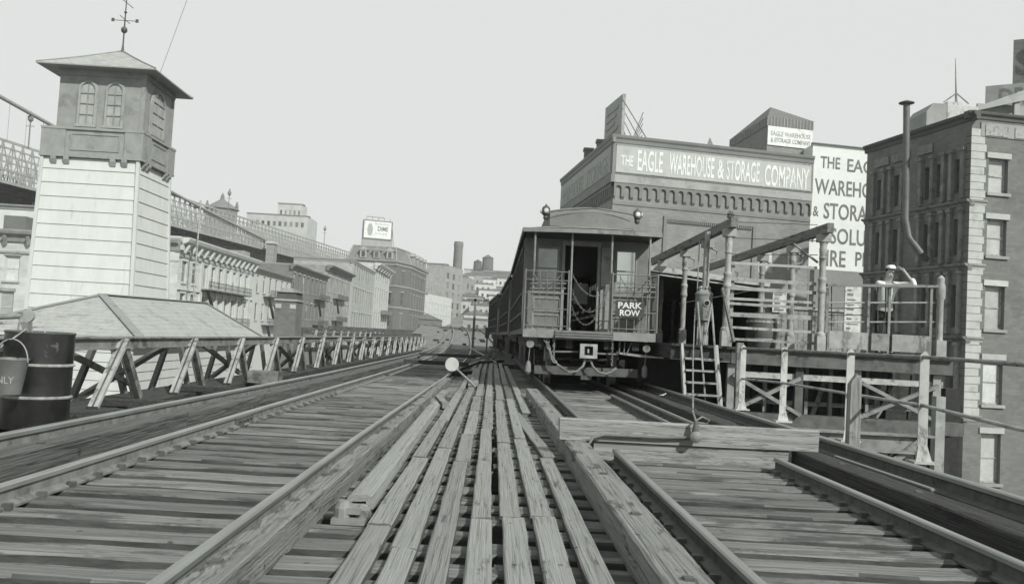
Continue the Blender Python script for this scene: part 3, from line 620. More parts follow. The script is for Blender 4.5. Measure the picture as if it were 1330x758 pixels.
# letters wrapped round the bucket face
mb = text_mb('ONLY', .2, .062, (bc.x - .1, bc.y - .16, bc.z - .06), (1, 0, 0), (0, 0, 1), (0, -1, 0), .002)
for v in mb.v:
    a = (v.x - bc.x) / .127; rr = .1 + (v.z - bc.z + .16) / .3 * .048 + .004 + (.002 if v.y < bc.y - .161 else 0); v.x = bc.x + rr * math.sin(a); v.y = bc.y - rr * math.cos(a)
mb.build('lettering', 'lightiron', bk)
pp = thing('valve_pipe', tuple(at(34, 425, 9.6)), 'pale horizontal pipe with round valve head behind the oil drum', 'pipe')
mb = MB(); a, b = at(-12, 412, 9.6), at(30, 410, 9.6); mb.tube([a, b], .03, n=14); mb.tube([at(28, 414, 9.6), at(26, 436, 9.55)], .03, n=12); mb.build('pipe', 'midiron', pp, smooth=35)
MB().lathe(at(36, 410, 9.6), [(.02, -.03), (.07, -.025), (.075, 0), (.07, .025), (.02, .03)], n=20, axis='Y').build('valve_head', 'lightiron', pp, smooth=35)
mb = MB(); mb.bar(at(34, 418, 9.6), (at(34, 418, 9.6).x, 9.6, 0), .09, .09); mb.build('stand', 'midiron', pp)
mb = MB(); mb.bar(at(-12, 421, 9.5), at(24, 417, 9.5), .03, .03); mb.build('lever', 'lightiron', pp)

# ================================================================ TRAIN
W = 1.385
def lbox(mb, x0, y0, z0, x1, y1, z1): mb.box((x0, y0, z0), (x1, y1, z1)); return mb
def make_car(front):
    c = thing('elevated_car', (0, 0, 0), 'leading wooden elevated railway car, open gated end platform with PARK ROW board', 'train car')
    P = dict(parent=c)
    y0, y1, LL = 1.2, 13.2, 14.4
    # underframe and floor
    mb = MB(); lbox(mb, -W, .0, 1.12, -.72, .1, 1.29); mb.build('end_sill', 'carlight', **P); mb = MB(); lbox(mb, .5, 0, 1.12, W, .1, 1.29); mb.build('end_sill', 'carlight', **P)
    mb = MB()
    for k, (z, p) in enumerate([(1.235, .0), (1.185, -.02), (1.135, -.035)]): lbox(mb, -.715, p - .04, z, .495, .09, z + .035 if k else z + .05)
    lbox(mb, -.715, .0, 1.1, .495, .08, 1.285); mb.build('bow_sill', 'carpaint', **P)
    mb = MB(); lbox(mb, -W + .01, .1, 1.18, W - .01, LL, 1.28); mb.build('floor', 'carside', **P)
    mb = MB()
    for x in (-1.0, -.4, .4, 1.0): lbox(mb, x - .07, .15, .93, x + .07, LL - .15, 1.18)
    for k, (x, y, w_, l_, h_) in enumerate([(-.8, 6, .7, 1.4, .5), (.6, 6.5, .8, 1.1, .45), (-.6, 8.2, .8, .8, .5)]): lbox(mb, x - w_ / 2, y, .93 - h_, x + w_ / 2, y + l_, .94)
    lbox(mb, -1.15, 4.6, .32, 1.15, 10.0, 1.0); lbox(mb, -1.2, .5, .3, -1.1, 13.6, .42); lbox(mb, 1.1, .5, .3, 1.2, 13.6, .42)  # wide box added to keep light out beneath the car
    mb.build('underframe', 'blackiron', **P)
    # sides with real window openings
    mb = MB(); wins = grid(.25, y1 - y0 - .25, 15, .56, 2.12, 1, 1, .84)
    pl = wall(mb, (-W, y1), (-W, y0), 1.28, 3.26, wins, rec=.05)
    prr = wall(mb, (W, y0), (W, y1), 1.28, 3.26, wins, rec=.05)
    for (PP, u, n) in (pl,):
        for k in range(16):
            q = PP + u * (.25 + 11.5 / 15 * k); mb.bar(q + n * .01 + Vector((0, 0, 1.3)), q + n * .01 + Vector((0, 0, 3.2)), .09, .03, up=n)
        for z in (1.62, 2.04, 3.02): mb.bar(PP + n * .015 + Vector((0, 0, z)), PP + u * 12 + n * .015 + Vector((0, 0, z)), .04, .04)
    mb.build('side_wall', 'carside', **P)
    if True:
        mb = MB()
        for q in wins: mb.face([(-W + .045, y0 + q[0], q[2]), (-W + .045, y0 + q[1], q[2]), (-W + .045, y0 + q[1], q[3]), (-W + .045, y0 + q[0], q[3])])
        mb.build('side_glass', 'glassdk', **P)
    mb = MB(); lbox(mb, -W + .06, y0 + .15, 1.285, -W + .3, y1 - .1, 2.0); lbox(mb, W - .3, y0 + .15, 1.285, W - .06, y1 - .1, 2.0); mb.build('side_bench', 'carside', **P)
    for k in range(7):
        for xa_, xb_ in ((-1.05, -.35), (.3, 1.05)):
            mb = MB(); yk = y0 + .9 + k * 1.5; mb.prism([(0, 1.7), (.52, 1.7), (.52, 2.25), (.42, 2.25), (.4, 1.8), (0, 1.8)], (xa_, yk, 0), (xb_, yk, 0), (0, 1, 0), (0, 0, 1)); mb.build('seat', 'carside', **P)
    # end bulkhead with window and door openings
    def bulk(y, flip):
        mb = MB(); ops = [(W - 1.1, W - .6, 2.16, 3.08), (W - .47, W + .25, 1.285, 3.12), (W + .66, W + 1.14, 2.16, 3.08)]
        if not flip: PP, u, n = wall(mb, (-W, y), (W, y), 1.28, 3.3, ops, rec=.06)
        else: PP, u, n = wall(mb, (W, y), (-W, y), 1.28, 3.3, ops, rec=.06)
        mb.build('end_wall', 'carpaint', **P); return PP, u, n, ops
    PP, u, n, ops = bulk(y0, False); bulk(y1, True)
    window(c, PP, u, n, ops[0], rec=.06, pane='dimglass', frame='carlight', fw=.035, bars=1)
    window(c, PP, u, n, ops[2], rec=.06, pane='skyglass', frame='carlight', fw=.035, bars=1)
    mb = MB()
    for x0, x1 in ((-1.14, -.54), (.6, 1.2)):
        for (za, zb) in ((1.36, 1.62), (1.68, 1.98)):
            for q in ((x0, x1, zb - .025, zb), (x0, x1, za, za + .025), (x0, x0 + .03, za + .03, zb - .03), (x1 - .03, x1, za + .03, zb - .03)): lbox(mb, q[0], y0 - .025, q[2], q[1], y0 - .002, q[3])
        lbox(mb, x0 - .02, y0 - .045, 2.06, x1 + .02, y0 - .002, 2.11)
    lbox(mb, -.54, y0 - .05, 1.285, -.475, y0 - .003, 3.2); lbox(mb, .255, y0 - .05, 1.285, .32, y0 - .003, 3.2); lbox(mb, -.54, y0 - .052, 3.13, .32, y0 - .004, 3.22); mb.build('door_frame', 'carlight', **P)
    mb = MB(); lbox(mb, .33, y0 - .09, 1.29, .53, y0 - .05, 3.1); do = mb.build('sliding_door', 'carlight', **P)
    mb = MB(); mb.lathe((.36, y0 - .1, 2.25), [(.04, -.02), (.045, 0), (.02, .02)], n=12, axis='Y'); mb.build('door_latch', 'blackiron', do)
    mb = MB(); lbox(mb, -.2, y0 + .6, 1.9, .12, y0 + .63, 2.35); mb.build('interior_notice', 'carlight', **P)
    # roof
    n_ = 14; mb = MB(); prof = []
    for k in range(n_ + 1):
        x = -1.46 + 2.92 * k / n_; prof.append((x, 3.33 + .17 * (1 - (x / 1.46) ** 2) ** .6 if abs(x) < 1.459 else 3.33))
    ysr = [-.12, -.1, 0, .35, .8, 1.3, 4, 7, 10, 13, 13.7, 14.3, 14.45]; vs = []
    for i, yy in enumerate(ysr):
        e = min(1, max(0, (yy + .14) / .9)) ** .5; e2 = min(1, max(0, (14.5 - yy) / .9)) ** .5
        bow = (1 if i < 3 else 0)
        for x, z in prof:
            yb = yy + (.17 * (x / 1.46) ** 2 if i < 3 else (-.17 * (x / 1.46) ** 2 if i > 10 else 0)); vs.append((x, yb, 3.33 + (z - 3.33) * e * e2))
    m_ = len(prof); fs = [(i * m_ + k, i * m_ + k + 1, (i + 1) * m_ + k + 1, (i + 1) * m_ + k) for i in range(len(ysr) - 1) for k in range(m_ - 1)]
    mb.add(vs, fs); mb.build('roof', 'carroof', smooth=40, **P)
    mb = MB(); pts = [(x, -.125 + .17 * (x / 1.46) ** 2, 3.295) for x, z in prof]
    for a, b in zip(pts, pts[1:]): mb.bar(a, b, .05, .085)
    mb.bar((-1.45, .05, 3.295), (-1.45, 14.3, 3.295), .04, .085); mb.bar((1.45, .05, 3.295), (1.45, 14.3, 3.295), .04, .085); mb.build('eave_moulding', 'carlight', **P)
    mb = MB(); lbox(mb, -1.38, .05, 3.26, 1.38, 14.3, 3.29); mb.build('ceiling', 'carside', **P)
    # monitor roof with rounded front hood
    vs = []; hx = .9; ny = [.16, .2, .3, .5, .9, 2, 7, 12, 13.4, 13.8, 14.1]; hz = [.0, .28, .38, .45, .5, .52, .52, .52, .48, .3, .0]
    for yy, hh_ in zip(ny, hz):
        for k in range(13):
            x = -hx + 2 * hx * k / 12; vs.append((x, yy + .1 * (x / hx) ** 2, 3.42 + hh_ * (1 - .2 * (x / hx) ** 2)))
    fs = [(i * 13 + k, i * 13 + k + 1, (i + 1) * 13 + k + 1, (i + 1) * 13 + k) for i in range(len(ny) - 1) for k in range(12)]
    for s in (0, 12):
        for i in range(len(ny) - 1):
            j = len(vs); a = vs[i * 13 + s]; b = vs[(i + 1) * 13 + s]; vs += [(a[0], a[1], 3.4), (b[0], b[1], 3.4)]; fs.append((i * 13 + s, (i + 1) * 13 + s, j + 1, j))
    mb = MB(); mb.add(vs, fs); mo = mb.build('monitor_roof', 'carroof', smooth=30, **P)
    mb = MB()
    for zz, yy in ((3.62, .395), (3.72, .17)):
        pts = [(-.9 + 1.8 * k / 10, yy - .03 + .0 * k, zz + .11 * (1 - abs(k - 5) / 5) ** .8 - .03) for k in range(11)]
        if zz > 3.7: mb.tube(pts, .009, n=5)
    
    mb.build('hood_moulding', 'carside', mo)
    # posts
    for x in (-1.2, -.42, .42, 1.22):
        mb = MB(); mb.tube([(x, .06, 1.28), (x, .06, 3.27)], .022, n=8); mb.lathe((x, .06, 1.28), [(.045, 0), (.03, .06)], n=8); mb.build('platform_post', 'carlight', smooth=35, **P)
    # gates
    for s, (xa, xb) in ((-1, (-1.37, -.47)), (1, (.45, 1.4))):
        mb = MB()
        for z in (1.36, 1.7, 2.02, 2.28, 2.46): mb.tube([(xa, .0, z), (xb, .0, z)], .011, n=5)
        nb = 7
        for k in range(nb): x = xa + (xb - xa) * k / (nb - 1); mb.tube([(x, .0, 1.3), (x, .0, 2.5 if k in (0, nb - 1) else 2.46)], .009 if 0 < k < nb - 1 else .02, n=5)
        xs = xa if s < 0 else xb
        for z in (1.36, 1.75, 2.46): mb.tube([(xs, 0, z), (xs, 1.15, z)], .012, n=5)
        for k in range(9): mb.tube([(xs, .13 * k, 1.29), (xs, .13 * k, 2.46 if k % 2 else 2.5)], .009, n=5)
        for z in (2.1, 2.2): mb.tube([(xa + .1, .03, z), (xb - .05, .03, z + .03)], .02, n=6)
        mb.tube([(xa + .15, .02, 2.42), (xa + .4, .02, 2.04)], .01, n=5); mb.tube([(xb - .15, .02, 2.42), (xb - .45, .02, 2.04)], .01, n=5)
        mb.build('platform_gate', 'carpaint', **P)
    # chains across the opening
    def chain(mb, a, b, sag, n, r):
        a = Vector(a); b = Vector(b)
        pts = [a.lerp(b, i / n) + Vector((0, 0, -sag * 4 * (i / n) * (1 - i / n))) for i in range(n + 1)]
        for i in range(n):
            d = (pts[i + 1] - pts[i]); m0 = (pts[i] + pts[i + 1]) / 2; dd = d.normalized(); s = Vector((0, 1, 0)) if i % 2 else dd.cross(Vector((0, 1, 0))).normalized()
            L = d.length * .72; mb.tube([m0 + dd * L * math.cos(t) + s * L * .45 * math.sin(t) for t in [2 * math.pi * k / 8 for k in range(8)]], r, n=4, closed=True)
    for za, zb, sag in ((2.42, 2.2, .3), (2.1, 2.25, .5), (1.78, 2.35, .62)):
        mb = MB(); chain(mb, (-.4, .05, za), (.42, .05, zb), sag, 26, .0045); mb.build('safety_chain', 'midiron', **P)
    # trucks
    for ty in (1.9, 10.6):
        tr = MB(); lbox(tr, -.98, ty - .35, .48, -.86, ty + 2.25, .62); lbox(tr, .86, ty - .35, .48, .98, ty + 2.25, .62); lbox(tr, -1, ty + .7, .5, 1, ty + 1.15, .85)
        for s in (-1, 1):
            for q in (0, 1.85): lbox(tr, s * .87, ty + q - .13, .38, s * 1.03, ty + q + .13, .7)
        lbox(tr, -.98, ty - .4, .5, .98, ty - .3, .6); to = tr.build('truck', 'blackiron', **P)
        for q in (0, 1.85):
            for s in (-1, 1):
                wm = MB(); x = s * .745; wm.lathe((x, ty + q, .13 + .42), [(.1, -.05), (.37, -.055), (.42, -.055), (.417, .05), (.45, .058), (.45, .075), (.38, .075), (.1, .05)] if s < 0 else [(.1, -.05), (.38, -.075), (.45, -.075), (.45, -.058), (.417, -.05), (.42, .055), (.37, .055), (.1, .05)], n=32, axis='X'); wm.build('wheel', 'lightiron', to, smooth=35)
            am = MB(); am.tube([(-.8, ty + q, .55), (.8, ty + q, .55)], .06, n=8); am.build('axle', 'blackiron', to)
    # front gear: buffer beam, coupler plate, hoses, chains, hanging discs, tail lamps
    mb = MB(); lbox(mb, -1.1, .25, .38, 1.08, .4, .44); lbox(mb, -1.1, .28, .44, 1.08, .32, .55); lbox(mb, -.12, .2, .3, .1, .5, .38); mb.build('bumper_beam', 'iron', **P)
    mb = MB(); mb.tube([(-.75, .2, .84), (-.2, .2, .86)], .02, n=6); mb.tube([(.2, .2, .84), (.62, .2, .84), (.66, .2, .86), (.67, .2, 1.1)], .02, n=6); mb.build('brake_pipe', 'midiron', smooth=35, **P); mb = MB(); mb.tube([(.78, .2, 1.1), (.76, .2, .85), (.82, .2, .85), (.92, .2, 1.1)], .014, n=6); mb.build('steam_pipe', 'midiron', smooth=35, **P); mb = MB()
    for a in ((-.5, .68), (-.1, .62), (.25, .66)): mb.bar((a[0] - .25, .6, .68), (a[0] + .2, .6, .72), .3, .04)
    mb.build('brake_rigging', 'blackiron', **P)
    cp = MB(); 
    for q in ((-.18, .18, .98, 1.03), (-.18, .18, .74, .8), (-.18, -.09, .8, .98), (.09, .18, .8, .98)): lbox(cp, q[0], -.02, q[2], q[1], .1, q[3])
    cp.build('coupler_plate', 'lightiron', **P)
    MB().box((-.09, .05, .8), (.09, .1, .98)).build('coupler_slot', 'black', **P); MB().box((-.02, .02, .85), (.01, .05, .93)).build('coupler_pin', 'lightiron', **P)
    for s in (-1, 1):
        mb = MB(); pts = [(s * .05, .1, .72), (s * .1, .05, .58), (s * .22, .02, .47), (s * .38, .0, .44), (s * .52, .02, .5)]; mb.tube(pts, .026, n=8); mb.tube([(s * .5, .02, .5), (s * .6, .03, .56)], .034, n=8); mb.build('air_hose', 'midiron', smooth=True, **P)
    mb = MB(); chain(mb, (-.92, .08, 1.1), (-.52, .03, .5), .1, 14, .014); chain(mb, (-.72, .08, 1.1), (-.72, .05, .72), 0, 7, .014); chain(mb, (-.86, .08, 1.1), (-.7, .05, .62), .1, 10, .014); mb.build('coupler_chain', 'midiron', **P); mb = MB(); chain(mb, (.5, .08, 1.1), (.5, .04, .62), 0, 9, .014); mb.build('coupler_chain', 'midiron', **P)
    for x in (-1.22, 1.22):
        mb = MB(); mb.lathe((x, .12, .98), [(.01, -.02), (.075, -.02), (.085, 0), (.07, .025), (.01, .03)], n=20, axis='Y'); mb.tube([(x, .14, 1.12), (x, .14, 1.05)], .015, n=6); mb.tube([(x, .14, .92), (x - .02, .14, .62)], .01, n=6)
        mb.lathe((x - .02, .14, .38), [(.03, 0), (.06, .04), (.06, .2), (.03, .26)], n=10); mb.build('gate_cock', 'midiron', smooth=35, **P)
    for s in (-1, 1):
        x = s * .98; z = 3.76; mb = MB(); mb.lathe((x, .42, z - .2), [(.04, 0), (.06, .04), (.05, .08), (.085, .11), (.09, .23), (.07, .27), (.025, .3), (.012, .33)], n=16); lo = mb.build('marker_lamp', 'iron', smooth=35, **P)
        for dx, dy in ((0, -1), (s, 0)):
            mb = MB(); mb.lathe((x + dx * .1, .42 + dy * .1, z - .02), [(.001, -.03 if dy else -.01), (.04, -.022), (.055, 0), (.055, .012)], n=14, axis='Y' if dy else 'X', caps=False); mb.build('lamp_lens', 'lamp', lo, smooth=40)
    # destination board
    mb = MB(); lbox(mb, .52, -.06, 1.6, 1.12, -.03, 1.93); so_ = mb.build('destination_board', 'carside', **P)
    tb = text_mb('PARK', .5, .125, (.57, -.062, 1.775), (1, 0, 0), (0, 0, 1), (0, -1, 0), .004, bold=.028); tb.build('lettering', 'signwhite', so_)
    tb = text_mb('ROW', .42, .125, (.61, -.062, 1.625), (1, 0, 0), (0, 0, 1), (0, -1, 0), .004, bold=.028); tb.build('lettering', 'signwhite', so_)
    return c
car = make_car(True); 
fr_skip = ('safety_chain', 'destination_board', 'lettering', 'coupler_plate', 'coupler_slot', 'coupler_pin', 'air_hose', 'coupler_chain', 'gate_cock', 'interior_notice', 'seat', 'marker_lamp')
c2 = copy_tree(car, skip=fr_skip); c2.location = (1.95, 32.95, 0); c2.rotation_euler.z = R(1.0); c2['label'] = 'second elevated railway car, coupled right behind the leading car'
c3 = copy_tree(car, skip=fr_skip); c3.location = (1.62, 47.5, .02); c3.rotation_euler.z = R(2.6); c3['label'] = 'third and farthest elevated railway car of the curving train'
car.location = (2.02, 18.4, 0); car.rotation_euler.y = R(-.8); car.scale.z = c2.scale.z = c3.scale.z = 1.03
for o in (car, c2, c3): o['group'] = 'cars of the elevated train'

# ================================================================ STATION PLATFORM
PZ = 1.17
pf = thing('station_platform', (6.2, 17.3, 0), 'raised wooden station platform on dark timber framing right of the train', 'platform')
mb = MB()
for k in range(26): mb.box((3.5 + k * .215, 17.25 + random.uniform(-.02, .02), PZ - .05), (3.5 + k * .215 + .2, 44, PZ))
mb.build('floor_boards', 'darktimber', pf)
MB().box((4.7, 17.33, PZ - .33), (9.1, 17.42, PZ - .055)).build('end_fascia', 'iron', pf)
MB().box((3.5, 17.33, PZ - .3), (4.69, 17.42, PZ - .055)).build('end_fascia', 'darktimber', pf)
mb = MB(); mb.box((3.5, 17.45, PZ - .3), (3.6, 44, PZ - .06)); mb.box((9.0, 17.45, PZ - .35), (9.1, 44, PZ - .06)); mb.build('side_beam', 'darktimber', pf)
mb = MB(); mb.box((4.7, 17.5, .58), (9.0, 17.6, .7)); mb.build('lower_girt', 'lightiron', pf)
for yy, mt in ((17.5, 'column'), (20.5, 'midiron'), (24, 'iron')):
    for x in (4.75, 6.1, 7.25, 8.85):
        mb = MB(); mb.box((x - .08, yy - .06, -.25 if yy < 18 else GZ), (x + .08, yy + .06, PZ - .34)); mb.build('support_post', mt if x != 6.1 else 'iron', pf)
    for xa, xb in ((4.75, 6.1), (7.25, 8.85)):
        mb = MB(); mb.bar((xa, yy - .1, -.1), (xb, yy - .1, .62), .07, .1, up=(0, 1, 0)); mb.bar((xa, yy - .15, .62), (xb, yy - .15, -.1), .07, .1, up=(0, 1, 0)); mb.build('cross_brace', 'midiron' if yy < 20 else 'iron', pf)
mb = MB(); mb.box((4.6, 17.4, -.35), (9.4, 17.7, -.1)); mb.build('sill_beam', 'iron', pf)
for x in (6.5, 9.0):
    mb = MB(); mb.box((x - .15, 17.45, GZ), (x + .15, 17.75, -.35)); mb.build('tall_leg', 'blackiron', pf)
mb = MB(); mb.box((5.0, 19.5, -5), (8.9, 19.6, .3)); 
for k in range(9): mb.bar((5.0 + k * .5, 19.4, -4), (5.3 + k * .5, 19.4, PZ - .4), .08, .08)
mb.box((3.3, 19.9, -6), (9.05, 20.0, PZ - .35)); mb.box((3.3, 20, -6), (3.4, 44, PZ - .35)); mb.build('rear_boarding', 'blackiron', pf)  # black sheets added to stand for the shade under the platform
for (xa, za_, xb, zb_, yy) in ((6.0, -.3, 6.6, .55, 18.3), (7.5, .55, 7.9, -.3, 18.6), (8.1, .55, 8.0, -.3, 18.4), (5.0, -.3, 5.9, .3, 18.7), (6.9, .6, 6.6, -.3, 18.2), (8.7, .55, 8.2, -.3, 18.9)):
    MB().bar((xa, yy, za_), (xb, yy, zb_), .09, .06, up=(0, 1, 0)).build('rear_brace', random.choice(('midiron', 'iron', 'postwood')), pf)
for x in (5.6, 6.45, 6.95, 7.7): MB().box((x - .035, 18.0, -.4), (x + .035, 18.08, PZ - .34)).build('rear_post', 'postwood', pf)
MB().box((4.7, 18.1, .05), (9.0, 18.2, .13)).build('rear_girt', 'midiron', pf)
# dark columns and beams in the well beneath
for i, (x, y) in enumerate([(5.4, 19), (6.9, 22), (8.2, 21), (9.4, 24)]):
    MB().box((x - .14, y - .14, GZ), (x + .14, y + .14, PZ - .36)).build('support_column', 'iron', pf)

# canopy frame
cf = thing('canopy_frame', (5.5, 17.5, PZ), 'bare canopy frame of two long wooden beams on pale iron columns over the platform', 'canopy')
def column(mb, x, y, zt, zb=PZ):
    mb.box((x - .085, y - .085, zb), (x + .085, y + .085, zb + .3))
    mb.lathe((x, y, zb + .3), [(.095, 0), (.095, .05), (.065, .09), (.062, 1.0), (.062, zt - zb - .75)], n=14)
    mb.lathe((x, y, zb + 1.15), [(.064, 0), (.085, .03), (.085, .08), (.074, .1), (.074, .24), (.085, .26), (.085, .3), (.064, .33)], n=14)
    mb.lathe((x, y, zt - .5), [(.062, 0), (.08, .03), (.064, .08), (.076, .14), (.078, .22), (.068, .26), (.085, .36)], n=14)
    mb.box((x - .12, y - .1, zt - .15), (x + .12, y + .1, zt))
for i, y in enumerate((17.5, 19.3, 21.5, 24.5, 28, 32)):
    for x in (4.6, 6.5):
        mb = MB(); column(mb, x, y, 3.46 if i else 3.5)
        if i: mb.tube([(x + .06, y, 3.05), (x + .2, y, 3.1), (x + .22, y, 3.25), (x + .1, y, 3.3)], .025, n=6)
        mb.build('column', 'column', cf, smooth=35)
for x in (4.6, 6.5):
    mb = MB(); timber(mb, (x, 17.15, 3.505), (x, 40, 3.46), .13, .19, seg=12, jit=.006); mb.build('beam', 'timber', cf)
mb = MB()
for k in range(3):
    c_ = Vector((4.58 + .04 * (k - 1), 17.35 + .03 * k, 3.7)); mb.lathe(c_, [(.03, 0), (.05, .02), (.03, .05), (.05, .08), (.02, .11), (.001, .16)], n=8)
mb.build('insulator', 'iron', cf, smooth=35)
# roof that starts farther back, with pale fascia, and dark booth below it
st = thing('station_shelter', (5.9, 23.5, PZ), 'dark station shelter under a low roof with pale fascia behind the canopy columns', 'shelter')
mb = MB(); mb.face([(3.9, 22.5, 3.0), (7.0, 22.5, 2.75), (7.0, 44, 2.75), (3.9, 44, 3.0)]); mb.box((3.9, 22.5, 3.02), (3.95, 44, 3.2)); mb.build('roof', 'carroof', st)
mb = MB(); mb.bar((3.9, 22.45, 3.08), (7.0, 22.45, 2.82), .03, .12); mb.bar((3.9, 22.42, 2.93), (7.0, 22.42, 2.67), .02, .03); mb.build('fascia', 'whitepaint', st)
mb = MB(); mb.box((6.9, 22.8, PZ), (6.98, 44, 2.72)); mb.box((3.95, 33, PZ), (6.9, 33.1, 2.9)); mb.build('wall', 'blackiron', st)
for i, (x, y) in enumerate([(3.98, 23), (5.35, 23), (3.98, 27), (3.98, 31)]):
    MB().box((x - .05, y - .05, PZ), (x + .05, y + .05, 2.95 if x < 5 else 2.84)).build('post', 'lightiron', st)
# board wall, notices, cask behind the slat fence
bwz = thing('board_wall', (8.2, 25, PZ), 'plain grey board wall on the platform behind the slat fence', 'wall')
mb = MB()
for k in range(20): mb.box((7.05 + k * .16, 25, PZ), (7.05 + k * .16 + .15, 25.05, 2.35)); 
mb.build('boards', 'midiron', bwz); MB().box((7.0, 24.95, 2.35), (10.3, 25.1, 2.42)).build('cap_rail', 'lightiron', bwz)
for i, (x0, x1, ya, yb, Y, lb) in enumerate([(964, 991, 377, 402, 24.8, 'left small pale notice on the board wall behind the slat fence'), (1003, 1022, 378, 405, 24.8, 'right small pale notice on the board wall behind the slat fence'), (1096, 1119, 371, 432, 20.5, 'tall white printed poster panel behind the iron platform railing')]):
    a, b = at(x0, yb, Y), at(x1, ya, Y); n_ = thing('notice_board', (a.x, a.y, a.z), lb, 'poster')
    MB().box((a.x, Y, a.z), (b.x, Y + .04, b.z)).build('panel', 'paper', n_)
    mb = MB(); rr = random.Random(i)
    for k in range(9):
        z = a.z + (b.z - a.z) * (.08 + .1 * k); mb.box((a.x + .05, Y - .006, z), (b.x - .05 - rr.random() * (b.x - a.x) * .5, Y - .002, z + .02 + .03 * rr.random()))
    mb.build('print', 'letterdk', n_)
    if i == 2: 
        mb = MB(); mb.box((a.x + .02, Y + .05, PZ), (a.x + .07, Y + .09, b.z)); mb.box((b.x - .07, Y + .05, PZ), (b.x - .02, Y + .09, b.z)); mb.build('leg', 'midiron', n_)
ck = thing('wooden_cask', (6.2, 19.9, PZ), 'dark round cask with pale hoops standing behind the slat fence', 'cask')
cx_ = at(990, 430, 19.9).x
MB().lathe((cx_, 19.9, PZ), [(.3, 0), (.36, .3), (.36, .5), (.3, .8), (.001, .79)], n=24).build('staves', 'iron', ck, smooth=40)
for z, r_q in ((.2, .348), (.6, .348)): MB().lathe((cx_, 19.9, PZ + z), [(r_q, -.025), (r_q + .012, -.025), (r_q + .012, .025), (r_q, .025)], n=24, caps=False).build('hoop', 'lightiron', ck)

# slat fence between the end columns
sf = thing('slat_fence', (5.55, 17.6, PZ), 'open fence of thin pale horizontal slats closing the platform end between two columns', 'fence')
for i, y in enumerate([343.5, 365, 377, 389, 396.5, 411, 427, 441.5]):
    z = at(1000, y, 17.6).z; mb = MB(); timber(mb, (4.66, 17.6 + .02 * (i % 2), z - .035 + random.uniform(-.015, .015)), (6.42, 17.6 + .02 * (i % 2), z - .035 + random.uniform(-.015, .015)), .025, random.choice((.05, .07, .085)), seg=6, jit=.004, ch=.004); mb.build('slat', 'column', sf)
MB().bar((5.95, 17.64, 3.3), (6.45, 17.64, 2.95), .03, .07, up=(0, 1, 0)).build('slat_brace', 'column', sf)
for x in (4.75, 6.36): MB().box((x - .035, 17.66, PZ), (x + .035, 17.72, 2.8)).build('upright', 'column', sf)

# iron railing where the man stands
ir = thing('iron_railing', (7.7, 17.5, PZ), 'iron platform railing with kick boards where the man leans', 'railing')
mb = MB(); za = at(1074, 370, 17.5); zb = at(1219, 372, 17.5); mb.bar(za, zb, .09, .05); mb.build('top_rail', 'midiron', ir)
for y, r in ((393, .018), (418, .016)): mb = MB(); mb.tube([at(1074, y, 17.55), at(1219, y, 17.55)], r, n=6); mb.build('mid_rail', 'lightiron', ir, smooth=True)
mb = MB()
for y in (400, 409): mb.tube([at(1074, y, 17.62), at(1125, y, 17.62)], .012, n=6)
for x in (1080, 1140, 1150): mb.tube([at(x, 372, 17.6), at(x, 430, 17.6)], .011, n=6)
mb.build('inner_rail', 'iron', ir, smooth=True)
for x in (1075, 1129, 1156, 1210): mb = MB(); mb.bar(at(x, 374, 17.5), (at(x, 374, 17.5).x, 17.5, PZ), .05, .03); mb.build('baluster', 'midiron', ir)
for i, (xa, xb, mt) in enumerate([(1076, 1127, 'column'), (1131, 1155, 'midiron'), (1158, 1208, 'column')]):
    a, b = at(xa, 452, 17.45), at(xb, 427, 17.45); MB().box((a.x, 17.43, PZ + .08), (b.x, 17.46, PZ + .42)).build('kick_board', mt, ir)
gx = at(1220, 440, 17.5).x
mb = MB(); mb.box((gx - .1, 17.4, PZ), (gx + .1, 17.6, PZ + .35)); mb.lathe((gx, 17.5, PZ + .35), [(.075, 0), (.06, .03), (.06, .8), (.085, .84), (.09, 1.0), (.085, 1.1), (.065, 1.14), (.07, 1.24), (.02, 1.3)], n=16); mb.build('newel_post', 'column', ir, smooth=35)

# steps up to the platform
sp_ = thing('platform_steps', (4.2, 16.9, 0), 'steep open wooden steps with pale sides leading up to the platform end', 'steps')
xa, xb = 3.7, 4.38
for x, s in ((xa, 1), (xb, 1)): mb = MB(); mb.bar((x, 16.75, 0), (x, 17.3, PZ - .02), .05, .14); mb.build('string', 'column', sp_)
for k in range(4): z = .2 + k * .225; yy = 16.75 + .55 * z / 1.17; MB().box((xa + .03, yy - .12, z), (xb - .03, yy + .1, z + .035)).build('tread', 'column', sp_)
mb = MB(); mb.tube([(xa + .42, 16.85, .0), (xa + .28, 17.3, 2.0)], .018, n=6); mb.tube([(xb - .05, 16.7, 0), (xb - .12, 17.3, 1.95)], .02, n=6); mb.tube([(xb - .3, 17.0, 1.2), (xb - .12, 17.3, 2.0)], .015, n=6); mb.build('hand_rail', 'column', sp_, smooth=True)
MB().bar(at(938, 374, 17.3), at(953, 444, 17.1), .04, .12, up=(0, 1, 0)).build('diagonal_board', 'timber', sp_)
MB().box((4.68, 16.85, 0), (4.8, 16.97, 1.25)).build('newel', 'postwood', sp_)
